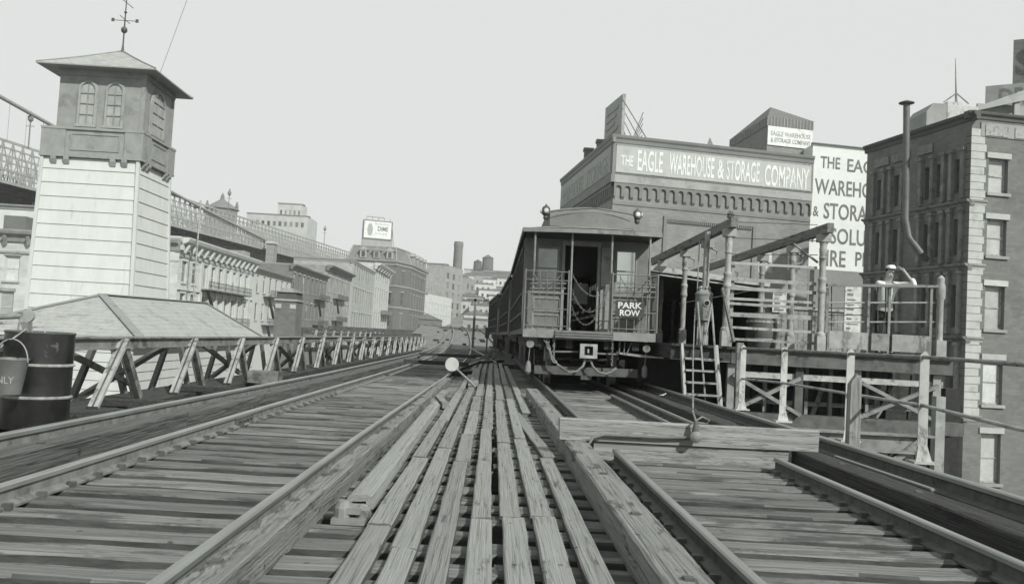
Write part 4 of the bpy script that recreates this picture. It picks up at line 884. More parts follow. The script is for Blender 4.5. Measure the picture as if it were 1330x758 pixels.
# signal lamp case on the column
sl = at(914, 395, 17.9); lc = thing('signal_lamp', (sl.x, sl.y, sl.z - .35), 'round-topped grey signal lamp case with a small dark lens above the steps', 'signal lamp')
MB().lathe((sl.x, sl.y, sl.z), [(.08, -.36), (.17, -.33), (.17, .17), (.18, .18), (.18, .22), (.12, .27), (.07, .3), (.07, .36), (.03, .38)], n=24).build('case', 'midiron', lc, smooth=35)
MB().lathe((sl.x + .02, sl.y - .17, sl.z + .02), [(.07, -.02), (.07, .02)], n=16, axis='Y').build('lens_ring', 'lightiron', lc); MB().lathe((sl.x + .02, sl.y - .195, sl.z + .02), [(.045, -.01), (.045, .01)], n=16, axis='Y').build('lens', 'black', lc)
mb = MB()
for k in range(5): a = k * 1.26; mb.lathe((sl.x + .1 * math.cos(a), sl.y + .1 * math.sin(a), sl.z + .25), [(.025, 0), (.04, .02), (.02, .05), (.035, .08), (.01, .12)], n=8)
mb.build('insulator', 'lightiron', lc, smooth=35)
mb = MB(); mb.tube([(sl.x, sl.y, sl.z + .36), (sl.x + .02, sl.y, 3.48)], .055, n=10); mb.tube([(sl.x - .14, sl.y + .02, sl.z - .2), (sl.x - .14, sl.y + .02, 3.3)], .012, n=6); mb.tube([(sl.x, sl.y, sl.z - .33), (sl.x - .02, sl.y, PZ)], .04, n=8); mb.build('stem', 'column', lc, smooth=35)
mb = MB()
for k, (ya, yb) in enumerate([(288, 292), (309, 313), (330, 331)]): mb.tube([at(951, ya, 21), at(1062, yb, 17.5 if k else 20)], .008, n=4)
mb.build('line_wire', 'iron', label='three thin horizontal wires strung between the canopy columns', cat='wires')

# white post railing on the deck edge
wr = thing('post_railing', (4.73, 9.6, 0), 'low railing of flat white posts with two pipe rails along the right deck edge', 'railing')
pys = [6.8, 9.6, 11.6, 14.25, 16.6]
zt = {6.8: 1.12, 9.6: at(1197, 461, 9.6).z, 11.6: at(1101, 457, 11.6).z, 14.25: at(1017, 453, 14.25).z, 16.6: at(955, 450, 16.6).z}
for y in pys:
    t = zt[y]; mb = MB(); x = 4.73
    mb.add([(x - .055, y, 0), (x + .055, y, 0), (x + .05, y, t), (x, y, t + .05), (x - .05, y, t), (x - .055, y + .015, 0), (x + .055, y + .015, 0), (x + .05, y + .015, t), (x, y + .015, t + .05), (x - .05, y + .015, t)],
           [(0, 1, 2, 3, 4), (9, 8, 7, 6, 5), (0, 5, 6, 1), (1, 6, 7, 2), (2, 7, 8, 3), (3, 8, 9, 4), (4, 9, 5, 0)])
    mb.add([(x - .05, y - .01, .18), (x + .05, y - .01, .18), (x + .09, y - .05, 0), (x - .09, y - .05, 0)], [(0, 1, 2, 3)]); mb.box((x - .13, y - .1, -.01), (x + .13, y + .12, .015)); mb.build('post', 'whitepaint', wr)
mb = MB(); mb.tube([(4.71, y - .03, zt[y] - .02) for y in [6.8, 9.6, 11.6, 14.25, 16.6]] , .021, n=8)
mb.tube([(4.71, 4.0, 1.14), (4.71, 6.8, zt[6.8] - .02)], .021, n=8); mb.build('top_rail', 'midiron', wr, smooth=True)
mr_ = [Vector((4.71, 4.5, .56)), at(1332, 557, 7.85), at(1197, 526, 9.6), at(1101, 511, 11.6), at(1017, 497, 14.25), at(955, 491, 16.6)]
mb = MB(); mb.tube([Vector((4.71, p.y - .03, p.z)) for p in mr_], .02, n=8); mb.build('mid_rail', 'lightiron', wr, smooth=True)
wp = MB(); x, y = 4.5, 10.9
wp.add([(x - .07, y - .06, -.1), (x + .07, y - .06, -.1), (x + .07, y + .06, -.1), (x - .07, y + .06, -.1), (x - .065, y - .06, .76), (x + .065, y - .06, .8), (x + .065, y + .06, .8), (x - .065, y + .06, .76), (x - .01, y - .03, .9), (x + .03, y + .03, .9)],
       [(0, 1, 2, 3), (0, 1, 5, 4), (1, 2, 6, 5), (2, 3, 7, 6), (3, 0, 4, 7), (4, 5, 8), (5, 6, 9, 8), (6, 7, 9), (7, 4, 8, 9)])
wp.build('wood_post', 'postwood', label='weathered wooden post with pointed top standing between white railing posts', cat='post')
ob = thing('outrigger_bracket', (5.3, 13, -.3), 'iron outrigger bracket with diagonal strut sticking out from the right deck edge', 'bracket')
mb = MB(); mb.box((4.2, 13.0, -.03), (6.6, 13.2, 0)); mb.box((4.2, 13.08, -.25), (6.5, 13.11, -.03)); mb.box((4.2, 13.0, -.28), (6.3, 13.2, -.25)); mb.build('beam', 'midiron', ob)
mb = MB(); mb.bar((6.45, 13.1, -.05), (4.9, 13.1, -1.3), .1, .1); mb.build('strut', 'midiron', ob)
mb = MB()
for x in (6.1, 6.3, 6.5): mb.tube([(x, 13.4, -4), (x, 13.4, -.05)], .02, n=5)
mb.build('hanger_rod', 'iron', ob)
st2 = MB(); st2.box((7.05, 13.9, GZ), (7.2, 14.05, .55)); st2.build('street_pole', 'column', label='pale square pole rising beside the outrigger bracket at the right', cat='pole')
st3 = MB(); st3.box((10.35, 20, GZ), (10.7, 20.4, at(1246, 505, 20).z)); st3.build('support_column', 'blackiron', label='dark iron support column below the platform corner', cat='column')

# ================================================================ MAN ON THE PLATFORM
def skin(pts, edges, root=0, sub=2):
    me = bpy.data.meshes.new('s'); me.from_pydata([p[0] for p in pts], edges, []); o = bpy.data.objects.new('s', me); COL.objects.link(o)
    md = o.modifiers.new('k', 'SKIN'); md.use_smooth_shade = True; sb = o.modifiers.new('u', 'SUBSURF'); sb.levels = sub; sb.render_levels = sub
    for i, (v, p) in enumerate(zip(me.skin_vertices[0].data, pts)):
        r = p[1]; v.radius = r if isinstance(r, tuple) else (r, r); v.use_root = (i == root)
    bpy.context.view_layer.update(); m2 = bpy.data.meshes.new_from_object(o.evaluated_get(bpy.context.evaluated_depsgraph_get()))
    bpy.data.objects.remove(o); mb = MB(); mb.add([v.co.copy() for v in m2.vertices], [tuple(p.vertices) for p in m2.polygons]); bpy.data.meshes.remove(m2); return mb
px_ = at(1151, 360, 18.0); bx0 = Vector((px_.x, 18.02, PZ))
man = thing('person', tuple(bx0), 'man in white shirt leaning on the platform railing, shading his eyes', 'person')
pts = [((0, 0, .98), (.14, .1)), ((0, -.03, 1.2), (.12, .09)), ((0, -.09, 1.4), (.15, .1)), ((0, -.14, 1.52), .055), ((0, -.18, 1.61), (.07, .075)), ((.0, -.18, 1.71), (.078, .09)), ((.0, -.18, 1.77), (.06, .07)), ((.0, -.28, 1.64), .014),
       ((-.1, 0, .9), .09), ((-.12, -.03, .5), .06), ((-.13, .02, .08), .04), ((-.13, -.14, .03), .035),
       ((.1, 0, .9), .09), ((.12, -.03, .5), .06), ((.13, .02, .08), .04), ((.13, -.14, .03), .035)]
ed = [(0, 1), (1, 2), (2, 3), (3, 4), (4, 5), (5, 6), (4, 7), (0, 8), (8, 9), (9, 10), (10, 11), (0, 12), (12, 13), (13, 14), (14, 15)]
def arm(sh, el, wr_, fdir, spread, thumb):
    i = len(pts); wr_ = Vector(wr_); fdir = Vector(fdir).normalized(); spread = Vector(spread).normalized()
    palm = wr_ + fdir * .06
    pts.extend([(sh, .055), (el, .04), (tuple(wr_), .027), (tuple(palm), (.036, .02))]); ed.extend([(2, i), (i, i + 1), (i + 1, i + 2), (i + 2, i + 3)])
    for k, L in enumerate((.07, .08, .075, .06)):
        b = palm + spread * (-.03 + .02 * k) + fdir * .03; j = len(pts)
        pts.extend([(tuple(b), .009), (tuple(b + fdir * L * .5), .0085), (tuple(b + fdir * L * .9 + Vector((0, -.01, -.012))), .0075)]); ed.extend([(i + 3, j), (j, j + 1), (j + 1, j + 2)])
    b = wr_ + fdir * .03 + spread * thumb * .035; j = len(pts); pts.extend([(tuple(b), .011), (tuple(b + fdir * .03 + spread * thumb * .02), .009)]); ed.extend([(i + 2, j), (j, j + 1)])
zr = za.z - PZ + .025   # rail top above platform
arm((-.19, -.12, 1.44), (-.33, -.42, zr + .07), (-.04, -.47, zr + .05), (1, -.1, -.05), (0, -1, .2), 1)
arm((.19, -.12, 1.44), (.4, -.45, zr + .07), (.19, -.38, 1.72), (-.8, .25, .42), (.3, -.7, .6), 1)
mb = skin(pts, ed); mb.v = [v + bx0 for v in mb.v]; mb.build('person_body', 'skin', man, smooth=60)
sh = [((0, -.0, 1.0), (.175, .125)), ((0, -.03, 1.2), (.175, .125)), ((0, -.09, 1.38), (.2, .13)), ((0, -.13, 1.49), (.08, .075)), ((-.19, -.12, 1.44), .075), ((-.27, -.3, 1.44), .065), ((-.33, -.42, zr + .075), .062), ((-.2, -.45, zr + .07), .05), ((.19, -.12, 1.44), .075), ((.31, -.3, 1.44), .065), ((.4, -.45, zr + .075), .06), ((.33, -.43, 1.57), .05)]
mb = skin(sh, [(0, 1), (1, 2), (2, 3), (2, 4), (4, 5), (5, 6), (6, 7), (2, 8), (8, 9), (9, 10), (10, 11)]); mb.v = [v + bx0 for v in mb.v]; mb.build('shirt', 'shirt', man, smooth=60)
tr = [((0, 0, 1.0), (.165, .12)), ((-.1, 0, .86), .105), ((-.12, -.03, .5), .085), ((-.13, .02, .1), .07), ((.1, 0, .86), .105), ((.12, -.03, .5), .085), ((.13, .02, .1), .07)]
mb = skin(tr, [(0, 1), (1, 2), (2, 3), (0, 4), (4, 5), (5, 6)]); mb.v = [v + bx0 for v in mb.v]; mb.build('trousers', 'cloth', man, smooth=60)
for s in (-1, 1):
    mb = MB(); mb.lathe(bx0 + Vector((s * .13, -.05, 0)), [(.05, 0), (.06, .03), (.05, .09), (.03, .12)], n=12); mb.box(bx0 + Vector((s * .13 - .045, -.2, 0)), bx0 + Vector((s * .13 + .045, -.05, .06))); mb.build('shoe', 'cloth', man, smooth=40)
mb = MB(); mb.bar(bx0 + Vector((0, -.235, 1.45)), bx0 + Vector((.02, -.16, 1.12)), .05, .015, up=(0, 1, 0)); mb.build('necktie', 'cloth', man)
mb = MB(); mb.lathe(bx0 + Vector((0, -.165, 1.7)), [(.07, -.0), (.082, .04), (.075, .08), (.04, .1), (.001, .105)], n=20); mb.build('hair', 'cloth', man, smooth=40)
mb = MB(); mb.lathe(bx0 + Vector((.01, -.2, 1.765)), [(.001, 0), (.09, 0), (.095, .03), (.07, .065), (.001, .075)], n=20, caps=False); mb.box(bx0 + Vector((-.07, -.34, 1.755)), bx0 + Vector((.08, -.24, 1.765))); mb.build('cap', 'shirt', man, smooth=30)
mb = MB(); 
for s in (-1, 1): mb.lathe(bx0 + Vector((s * .032, -.262, 1.67)), [(.001, -.01), (.012, 0), (.001, .01)], n=8, axis='Y')
mb.build('eyes', 'black', man); mb = MB(); mb.bar(bx0 + Vector((-.022, -.258, 1.592)), bx0 + Vector((.022, -.258, 1.592)), .01, .008); mb.build('mouth', 'carpaint', man)

# ================================================================ TOWER
tx0, tx1, ty0, ty1 = -18.1, -14.38, 35.0, 38.3
tw = thing('fire_tower', ((tx0 + tx1) / 2, 36.6, GZ), 'tall white clapboard tower with grey arched-window cabin and hipped roof', 'tower')
zt_ = 7.2
mb = MB(); z = -7.0; stp = .55
def tp(z): return .34 * (zt_ - z) / 8
def lf(z): return .17 * (zt_ - z) / 8
vs = []
while z < zt_ - .01:
    z2 = min(zt_, z + stp); e0, e1 = tp(z) + .035, tp(z2) + .0
    c0 = [(tx0 - .035, ty0 - e0), (tx1 + e0, ty0 - e0), (tx1 + e0, ty1 + e0), (tx0 - .035, ty1 + e0)]; c1 = [(tx0, ty0 - e1), (tx1 + e1, ty0 - e1), (tx1 + e1, ty1 + e1), (tx0, ty1 + e1)]
    for k in range(4):
        a, b, c, d = c0[k], c0[(k + 1) % 4], c1[(k + 1) % 4], c1[k]; mb.face([(*a, z), (*b, z), (*c, z2), (*d, z2)])
        e = tp(z); f = [(tx0, ty0 - e), (tx1 + e, ty0 - e), (tx1 + e, ty1 + e), (tx0, ty1 + e)]
        mb.face([(*f[k], z), (*f[(k + 1) % 4], z), (*b, z), (*a, z)])
    z = z2
mb.build('clapboard_wall', 'clap', tw, recalc=False)
mb = MB()
for (x, y) in ((tx0, ty0), (tx1, ty0), (tx1, ty1)): mb.bar((x + (.34 * 1.78 + .02 if x > -15 else -.02), y + (.62 if y > 36 else -.62), GZ), (x + .02 * (1 if x > -15 else -1), y + (.02 if y > 36 else -.02), zt_), .13, .13)
mb.build('corner_board', 'clap', tw)
# cabin
xl, xr = at(78, 115, 35.2).x, at(190, 115, 35.2).x
yl, yr = 35.15, 38.2
pz0, pz1 = zt_ + .02, at(181, 170, 34.9).z
mb = MB(); o = .14
mb.box((tx0 - .12, ty0 - .14, pz0), (tx1 + .2, ty1 + .1, pz0 + .09)); mb.box((tx0 - .05, ty0 - .07, pz0 + .09), (tx1 + .13, ty1 + .03, pz1 - .1)); mb.box((tx0 - .12, ty0 - .14, pz1 - .1), (tx1 + .2, ty1 + .1, pz1)); pa = mb.build('parapet', 'trim', tw)
mb = MB()
for x0, x1 in ((tx0 - .1, tx0 + .85), (tx1 - .55, tx1 + .18)): mb.box((x0, ty0 - .12, pz0 + .091), (x1, ty0 - .06, pz1 - .101))
for y0_, y1_ in ((ty0 - .059, ty0 + .75), (ty1 - .7, ty1 + .08)): mb.box((tx1 + .12, y0_, pz0 + .092), (tx1 + .18, y1_, pz1 - .102))
zz0, zz1 = pz0 + .28, pz1 - .28
for q in ((tx0 + 1.05, tx1 - .75, zz1, zz1 + .04), (tx0 + 1.05, tx1 - .75, zz0, zz0 + .04), (tx0 + 1.05, tx0 + 1.09, zz0 + .04, zz1), (tx1 - .79, tx1 - .75, zz0 + .04, zz1)): mb.box((q[0], ty0 - .1, q[2]), (q[1], ty0 - .06, q[3]))
for q in ((ty0 + .95, ty1 - .9, zz1, zz1 + .04), (ty0 + .95, ty1 - .9, zz0, zz0 + .04), (ty0 + .95, ty0 + .99, zz0 + .04, zz1), (ty1 - .94, ty1 - .9, zz0 + .04, zz1)): mb.box((tx1 + .12, q[0], q[2]), (tx1 + .16, q[1], q[3]))
mb.build('parapet_panel', 'trim', pa)
for x in (tx0 + .45, tx0 + .95, tx1 - .95, tx1 - .5):
    mb = MB(); mb.prism([(0, 0), (.13, 0), (.13, -.1), (.05, -.28), (0, -.3)], (x - .1, ty0 - .02, pz0), (x + .1, ty0 - .02, pz0), (0, -1, 0), (0, 0, 1)); mb.build('bracket', 'trim', tw)
for y in (ty0 + .35, ty0 + .75, ty1 - .75, ty1 - .35):
    mb = MB(); mb.prism([(0, 0), (.2, 0), (.2, -.1), (.08, -.28), (0, -.3)], (tx1 + .0, y - .1, pz0), (tx1 + .0, y + .1, pz0), (1, 0, 0), (0, 0, 1)); mb.build('bracket', 'trim', tw)
ez = at(190, 97, 35).z + .12
mb = MB(); mb.box((xl, yl, pz1 - .1), (xr, yr, ez)); mb.box((xl - .05, yl - .05, ez - .28), (xr + .05, yr + .05, ez - .02))
mb.box((xr - .14, yl - .03, pz1), (xr + .03, yl + .14, ez - .281)); mb.box((xr - .14, yr - .14, pz1), (xr + .03, yr + .03, ez - .281)); mb.build('cabin_wall', 'trim', tw)
def arch_win(c, ux, n, w_, h_, par, fm='trim'):
    ux = Vector(ux); n = Vector(n); c = Vector(c); r = w_ / 2
    out = [(-r, 0), (r, 0)] + [(r * math.cos(t), h_ - r + r * math.sin(t)) for t in [math.pi * k / 14 for k in range(15)]]
    def P(a, b, d): return c + ux * a + Vector((0, 0, b)) + n * d
    fr = MB(); rim = [(-r, 0)] + [(-r, h_ - r)] + [(-r * math.cos(t), h_ - r + r * math.sin(t)) for t in [math.pi * k / 14 for k in range(1, 14)]] + [(r, h_ - r), (r, 0)]
    for a, b in zip(rim, rim[1:]): fr.bar(P(*a, .03), P(*b, .03), .07, .09, up=n)
    fr.bar(P(-r - .09, -.03, .05), P(r + .09, -.03, .05), .09, .14, up=n)
    hood = [(x * 1.14, (z_ - h_ + r) * 1.14 + h_ - r if z_ >= h_ - r else z_) for x, z_ in rim]
    for a, b in zip(hood, hood[1:]): fr.bar(P(*a, .025), P(*b, .025), .05, .05, up=n)
    fo = fr.build('window', fm, par)
    g_ = MB().face([P(a, b, .012) for a, b in out]); g_.build('pane', 'archpane', fo, recalc=False)
    mm = MB(); mm.bar(P(0, 0, .03), P(0, h_, .03), .03, .03, up=n)
    for k in (.25, .5, .74): mm.bar(P(-r, h_ * k, .035), P(r, h_ * k, .035), .035, .03, up=n)
    mm.build('glazing_bar', fm, fo)
for px in (112, 147.5):
    p = at(px, 160, yl); arch_win((p.x, yl, pz1 + .14), (1, 0, 0), (0, -1, 0), .64, 1.75, tw)
arch_win((xr, (yl + yr) / 2 - .15, pz1 + .14), (0, 1, 0), (1, 0, 0), 1.35, 1.8, tw)
# roof
pk = Vector(((xl + xr) / 2, (yl + yr) / 2, at(158, 66, 36.6).z)); ov = .66
ex = [(xl - ov, yl - ov), (xr + ov * .9, yl - ov), (xr + ov * .9, yr + ov), (xl - ov, yr + ov)]
mb = MB()
for k in range(4):
    a, b = Vector((*ex[k], ez)), Vector((*ex[(k + 1) % 4], ez)); n_ = 6; L = (b - a).length; H = (pk - (a + b) / 2).length
    for i in range(n_):
        t0, t1 = i / n_, (i + 1) / n_; s0 = t0; lift = lambda t: Vector((0, 0, -.03 * math.sin(math.pi * t)))
        q = [a.lerp(pk, t0) + lift(t0), b.lerp(pk, t0) + lift(t0), b.lerp(pk, t1) + lift(t1), a.lerp(pk, t1) + lift(t1)]
        uv = [(L / 2 * t0, H * t0), (L - L / 2 * t0, H * t0), (L - L / 2 * t1, H * t1), (L / 2 * t1, H * t1)]
        mb.face(q, uv)
mb.build('roof', 'tower_roof', tw)
mb = MB(); mb.face([(*p, ez - .05) for p in ex][::-1])
for k in range(4): a, b = ex[k], ex[(k + 1) % 4]; mb.face([(*a, ez - .05), (*b, ez - .05), (*b, ez), (*a, ez)])
mb.build('soffit', 'trim', tw, recalc=False)
mb = MB()
for k in range(4):
    a = Vector((*ex[k], ez)); pts = [a.lerp(pk, t) + Vector((0, 0, -.03 * math.sin(math.pi * t) + .02)) for t in (0, .2, .4, .6, .8, 1)]; mb.tube(pts, .03, n=5)
mb.build('hip_ridge', 'trim', tw)
wv = MB(); b0 = pk; tz = at(158, -6, 36.6).z - pk.z
wv.lathe(b0, [(.09, -.05), (.05, .1), (.03, .3), (.03, .75), (.11, .82), (.13, .9), (.11, .98), (.03, 1.05), (.025, 1.6), (.07, 1.65), (.025, 1.7), (.02, tz)], n=12)
zc = b0.z + 1.32
wv.tube([b0 + Vector((-.5, 0, 1.3)), b0 + Vector((.52, 0, 1.3))], .014, n=6); wv.tube([b0 + Vector((0, -.5, 1.34)), b0 + Vector((0, .5, 1.34))], .014, n=6)
for s in (-1, 1): wv.box(b0 + Vector((s * .5 - .06, -.012, 1.24)), b0 + Vector((s * .5 + .06, .012, 1.38)))
wv.bar(b0 + Vector((-.38, 0, 2.35)), b0 + Vector((.3, 0, 1.85)), .03, .04, up=(0, 1, 0)); wv.add([b0 + Vector(q) for q in ((-.42, -.01, 2.7), (-.1, -.01, 2.55), (-.15, -.01, 2.15), (-.38, -.01, 2.3), (-.42, .01, 2.7), (-.1, .01, 2.55), (-.15, .01, 2.15), (-.38, .01, 2.3))], [(0, 1, 2, 3), (7, 6, 5, 4), (0, 4, 5, 1), (1, 5, 6, 2), (2, 6, 7, 3), (3, 7, 4, 0)])
wv.build('weather_vane', 'iron', tw, smooth=35)
MB().tube([(xr, yl + .5, ez - 1.0), at(243, 0, 33), at(250, -40, 31)], .008, n=4).build('aerial_wire', 'midiron', label='thin wire rising from the tower cabin into the sky', cat='wire')

# ================================================================ SHED
sh_ = thing('clapboard_shed', (-14, 36, GZ), 'long low white clapboard shed with shingled hip roof below the tower', 'shed')
sx0, sx1, sy0, sy1, se, sr = -17.3, -11.15, 28.4, 43.5, .42, 1.82
mb = MB(); r0, r1 = Vector((-14.1, 32.1, sr)), Vector((-13.6, 42.0, sr + .1))
c = [Vector((sx0, sy0, se)), Vector((sx1, sy0, se)), Vector((sx1, sy1, se)), Vector((sx0, sy1, se))]
def rf(pts):
    a, b = pts[0], pts[1]; u = (b - a).normalized(); nrm = u.cross(pts[2] - b).normalized(); v = nrm.cross(u)
    mb.face(pts, [((p - a).dot(u), (p - a).dot(v)) for p in pts])
rf([c[0], c[1], r0]); rf([c[1], c[2], r1, r0]); rf([c[2], c[3], r1]); rf([c[3], c[0], r0, r1]); ro_ = mb.build('roof', 'shingle', sh_)
mb = MB()
for a, b in ((c[0], r0), (c[1], r0), (r0, r1), (c[2], r1)): mb.bar(a + Vector((0, 0, .02)), b + Vector((0, 0, .02)), .3, .04)
mb.build('ridge_cap', 'shingle', ro_); 
mb = MB(); mb.box((sx0, sy0, se - .12), (sx1, sy1, se - .01)); mb.build('eave', 'clap', sh_)
mb = MB(); z = GZ; ax0, ax1, ay0, ay1 = sx0 + .4, sx1 - .4, sy0 + .4, sy1 - .3
while z < se - .13:
    z2 = min(se - .12, z + .3); e = .03
    c0 = [(ax0 - e, ay0 - e), (ax1 + e, ay0 - e), (ax1 + e, ay1 + e), (ax0 - e, ay1 + e)]; c1 = [(ax0, ay0), (ax1, ay0), (ax1, ay1), (ax0, ay1)]
    for k in range(4): mb.face([(*c0[k], z), (*c0[(k + 1) % 4], z), (*c1[(k + 1) % 4], z2), (*c1[k], z2)]); mb.face([(*c1[k], z), (*c1[(k + 1) % 4], z), (*c0[(k + 1) % 4], z), (*c0[k], z)])
    z = z2
mb.build('clapboard_wall', 'clap', sh_, recalc=False)
# brick stack tower beyond
bt_ = thing('brick_tower', (-15.5, 62, GZ), 'small square dark brick tower with pale stone bands between shed roof and row houses', 'tower')
a, b = at(355, 430, 60), at(386, 380, 60); x0, x1 = a.x, b.x; zt2 = b.z
mb = MB(); wall(mb, (x0, 60), (x1, 60), GZ, zt2 - .6, []); wall(mb, (x1, 60), (x1, 62), GZ, zt2 - .6, []); wall(mb, (x0, 62), (x0, 60), GZ, zt2 - .6, []); mb.build('brick_wall', 'brickmid', bt_)
mb = MB(); wall(mb, (x0 + .06, 60.06), (x1 - .06, 60.06), zt2 - .5, zt2, []); wall(mb, (x1 - .06, 60.06), (x1 - .06, 62), zt2 - .5, zt2, []); mb.build('top_course', 'brickdark', bt_)
mb = MB(); mb.box((x0 - .08, 59.92, zt2 - .6), (x1 + .08, 62, zt2 - .46)); mb.box((x0 - .05, 59.95, zt2), (x1 + .05, 62, zt2 + .08)); mb.box((x0 + .25, 60.2, zt2 + .08), (x1 - .35, 61.5, zt2 + .28)); mb.build('coping', 'trim', bt_)
mb = MB()
for xa_ in (x0 + .02, x1 - .42): mb.box((xa_, 59.955, zt2 - 1.1), (xa_ + .4, 59.998, zt2 - .8))
mb.build('stone_band', 'quoin', bt_)

# ================================================================ BRIDGE
br = thing('suspension_bridge', (-100, 200, GZ), 'long suspension bridge approach with lattice trusses and dark underside sloping past the tower', 'bridge')
def bl(t, off=0, z=0):
    x, y = -102.6 + 34.4 * t, 181 + 219 * t; d = Vector((34.4, 219, 0)).normalized(); nn = Vector((-d.y, d.x, 0)); return Vector((x, y, z)) + nn * off
T0, T1 = -.28, 1.12
zdk = 27.0; ztp = 35.6
mb = MB(); a, b = bl(T0, 0, zdk), bl(T1, 0, zdk); c_, d_ = bl(T1, 26, zdk), bl(T0, 26, zdk)
mb.face([a, b, c_, d_]); mb.face([p + Vector((0, 0, .6)) for p in (a, b, c_, d_)])
mb.face([a, b, b + Vector((0, 0, .6)), a + Vector((0, 0, .6))]); 
for k in range(60):
    t = T0 + (T1 - T0) * k / 60; mb.bar(bl(t, .5, zdk - .4), bl(t, 25.5, zdk - .4), .5, .8)
for off in (3, 9, 17, 23): mb.bar(bl(T0, off, zdk - .9), bl(T1, off, zdk - .9), .5, .6)
mb.build('deck', 'bridgedark', br)
for nm, off, m_, s in (('near_truss', -.3, 'bridgeiron', 1), ('middle_truss', 12, 'bridgeiron', .6), ('far_truss', 26, 'bridgeiron', 1)):
    mb = MB(); n_ = 104
    for z, th in ((zdk + .2, .6), (ztp, .5), (zdk + 2.6, .3), (ztp - 1.4, .28)): mb.bar(bl(T0, off, z), bl(T1, off, z), .3, th)
    for k in range(n_):
        t0, t1 = T0 + (T1 - T0) * k / n_, T0 + (T1 - T0) * (k + 1) / n_
        mb.bar(bl(t0, off, zdk), bl(t0, off, ztp), .25, .25, up=(0, 1, 0)); mb.bar(bl(t0, off, zdk + .3), bl(t1, off, ztp), .16, .2); mb.bar(bl(t0, off, ztp), bl(t1, off, zdk + .3), .16, .2)
    mb.build(nm, m_, br)
mb = MB(); n_ = 76        # hanging walkway lattice below the far side
for k in range(40):
    t0, t1 = .1 + .22 * k / 40, .1 + .22 * (k + 1) / 40
    mb.bar(bl(t0, 8, zdk - 3.4), bl(t0, 8, zdk - 1.2), .2, .2, up=(0, 1, 0)); mb.bar(bl(t0, 8, zdk - 3.4), bl(t1, 8, zdk - 1.2), .14, .14)
mb.bar(bl(.1, 8, zdk - 3.4), bl(.32, 8, zdk - 3.4), .3, .3); mb.bar(bl(.1, 8, zdk - 1.3), bl(.32, 8, zdk - 1.3), .3, .3); mb.build('hanging_truss', 'bridgeiron', br)
def czc(t): return 43.6 + (35.2 - 43.6) * (t / .339) if t < .339 else 35.2 + (29.8 - 35.2) * (t - .339) / (.62 - .339)
mb = MB(); ts = [-.28 + .08 * k for k in range(13)]; mb.tube([bl(t, -.9, czc(t)) for t in ts if t < .66], .42, n=10); mb.build('main_cable', 'bridgeiron', br, smooth=True)
for k in range(26):
    t = -.26 + k * .024
    if czc(t) > ztp: mb = MB(); mb.tube([bl(t, -.9, ztp), bl(t, -.9, czc(t))], .07, n=4); mb.build('suspender', 'bridgeiron', br)
for t in (.035, .46, .86):
    mb = MB(); mb.tube([bl(t, -.6, ztp), bl(t, -.6, ztp + 5.5)], .14, n=6); mb.lathe(bl(t, -.6, ztp + 5.5), [(.2, 0), (.55, .4), (.6, 1.1), (.3, 1.5), (.1, 2.3)], n=8); mb.bar(bl(t, -.6, ztp + 4.6) + Vector((-.9, 0, 0)), bl(t, -.6, ztp + 4.6) + Vector((.9, 0, 0)), .12, .12); mb.build('lamp_standard', 'midiron', br)
anc = thing('bridge_anchorage', tuple(bl(.75, 14, GZ)), 'dark masonry anchorage wall beneath the sloping bridge', 'masonry')
mb = MB(); ps = [bl(.42, 3), bl(1.1, 3), bl(1.1, 24), bl(.42, 24)]
for k in range(4): a, b = ps[(k + 1) % 4], ps[k]; wall(mb, (ps[k].x, ps[k].y), (ps[(k + 1) % 4].x, ps[(k + 1) % 4].y), GZ, zdk - 1.3, [])
mb.build('masonry_wall', 'brickdark', anc)
pr_ = thing('bridge_pier', tuple(bl(.66, -3, GZ)), 'slim grey stone pier in front of the bridge truss', 'pier')
mb = MB(); q = at(352, 330, 310); mb.box((q.x - 1.3, 308, GZ), (q.x + 1.3, 313, at(352, 317, 310).z)); mb.build('pier_shaft', 'stonemid', pr_); mb = MB(); z = at(352, 317, 310).z; mb.box((q.x - 1.6, 307.5, z), (q.x + 1.6, 313.5, z + .8)); mb.build('pier_cap', 'stonelt', pr_)

# ================================================================ BUILDINGS
def block(name, label, pts, z1, wm, z0=GZ, roofm='roofgrey', cat='building', faces=None):
    """pts counter-clockwise from above; faces {edge index: dict(wins, style)}"""
    cx_ = sum(p[0] for p in pts) / len(pts); cy_ = sum(p[1] for p in pts) / len(pts)
    t = thing(name, (cx_, cy_, z0), label, cat); faces = faces or {}
    mb = MB(); info = {}
    for k in range(len(pts)):
        a, b = pts[k], pts[(k + 1) % len(pts)]; info[k] = wall(mb, a, b, z0, z1, faces.get(k, {}).get('wins', []), rec=faces.get(k, {}).get('rec', .22))
    mb.build('wall', wm, t); mb = MB(); roof_flat(mb, pts, z1 - .12); mb.build('roof', roofm, t)
    for k, f in faces.items():
        P0, u, n = info[k]
        for i, q in enumerate(f.get('wins', [])):
            st_ = f.get('style', {}); pane = st_.get('pane', 'glassdk')
            if isinstance(pane, (list, tuple)): pane = random.choice(pane)
            window(t, P0, u, n, q, rec=f.get('rec', .22), pane=pane, frame=st_.get('frame', 'lightiron'), fw=st_.get('fw', .09), sill=st_.get('sill'), lintel=st_.get('lintel'), bars=st_.get('bars', 1), vbars=st_.get('vbars', 0), blind=(random.uniform(.2, .6) if random.random() < st_.get('blindp', 0) else None))
    return t, info
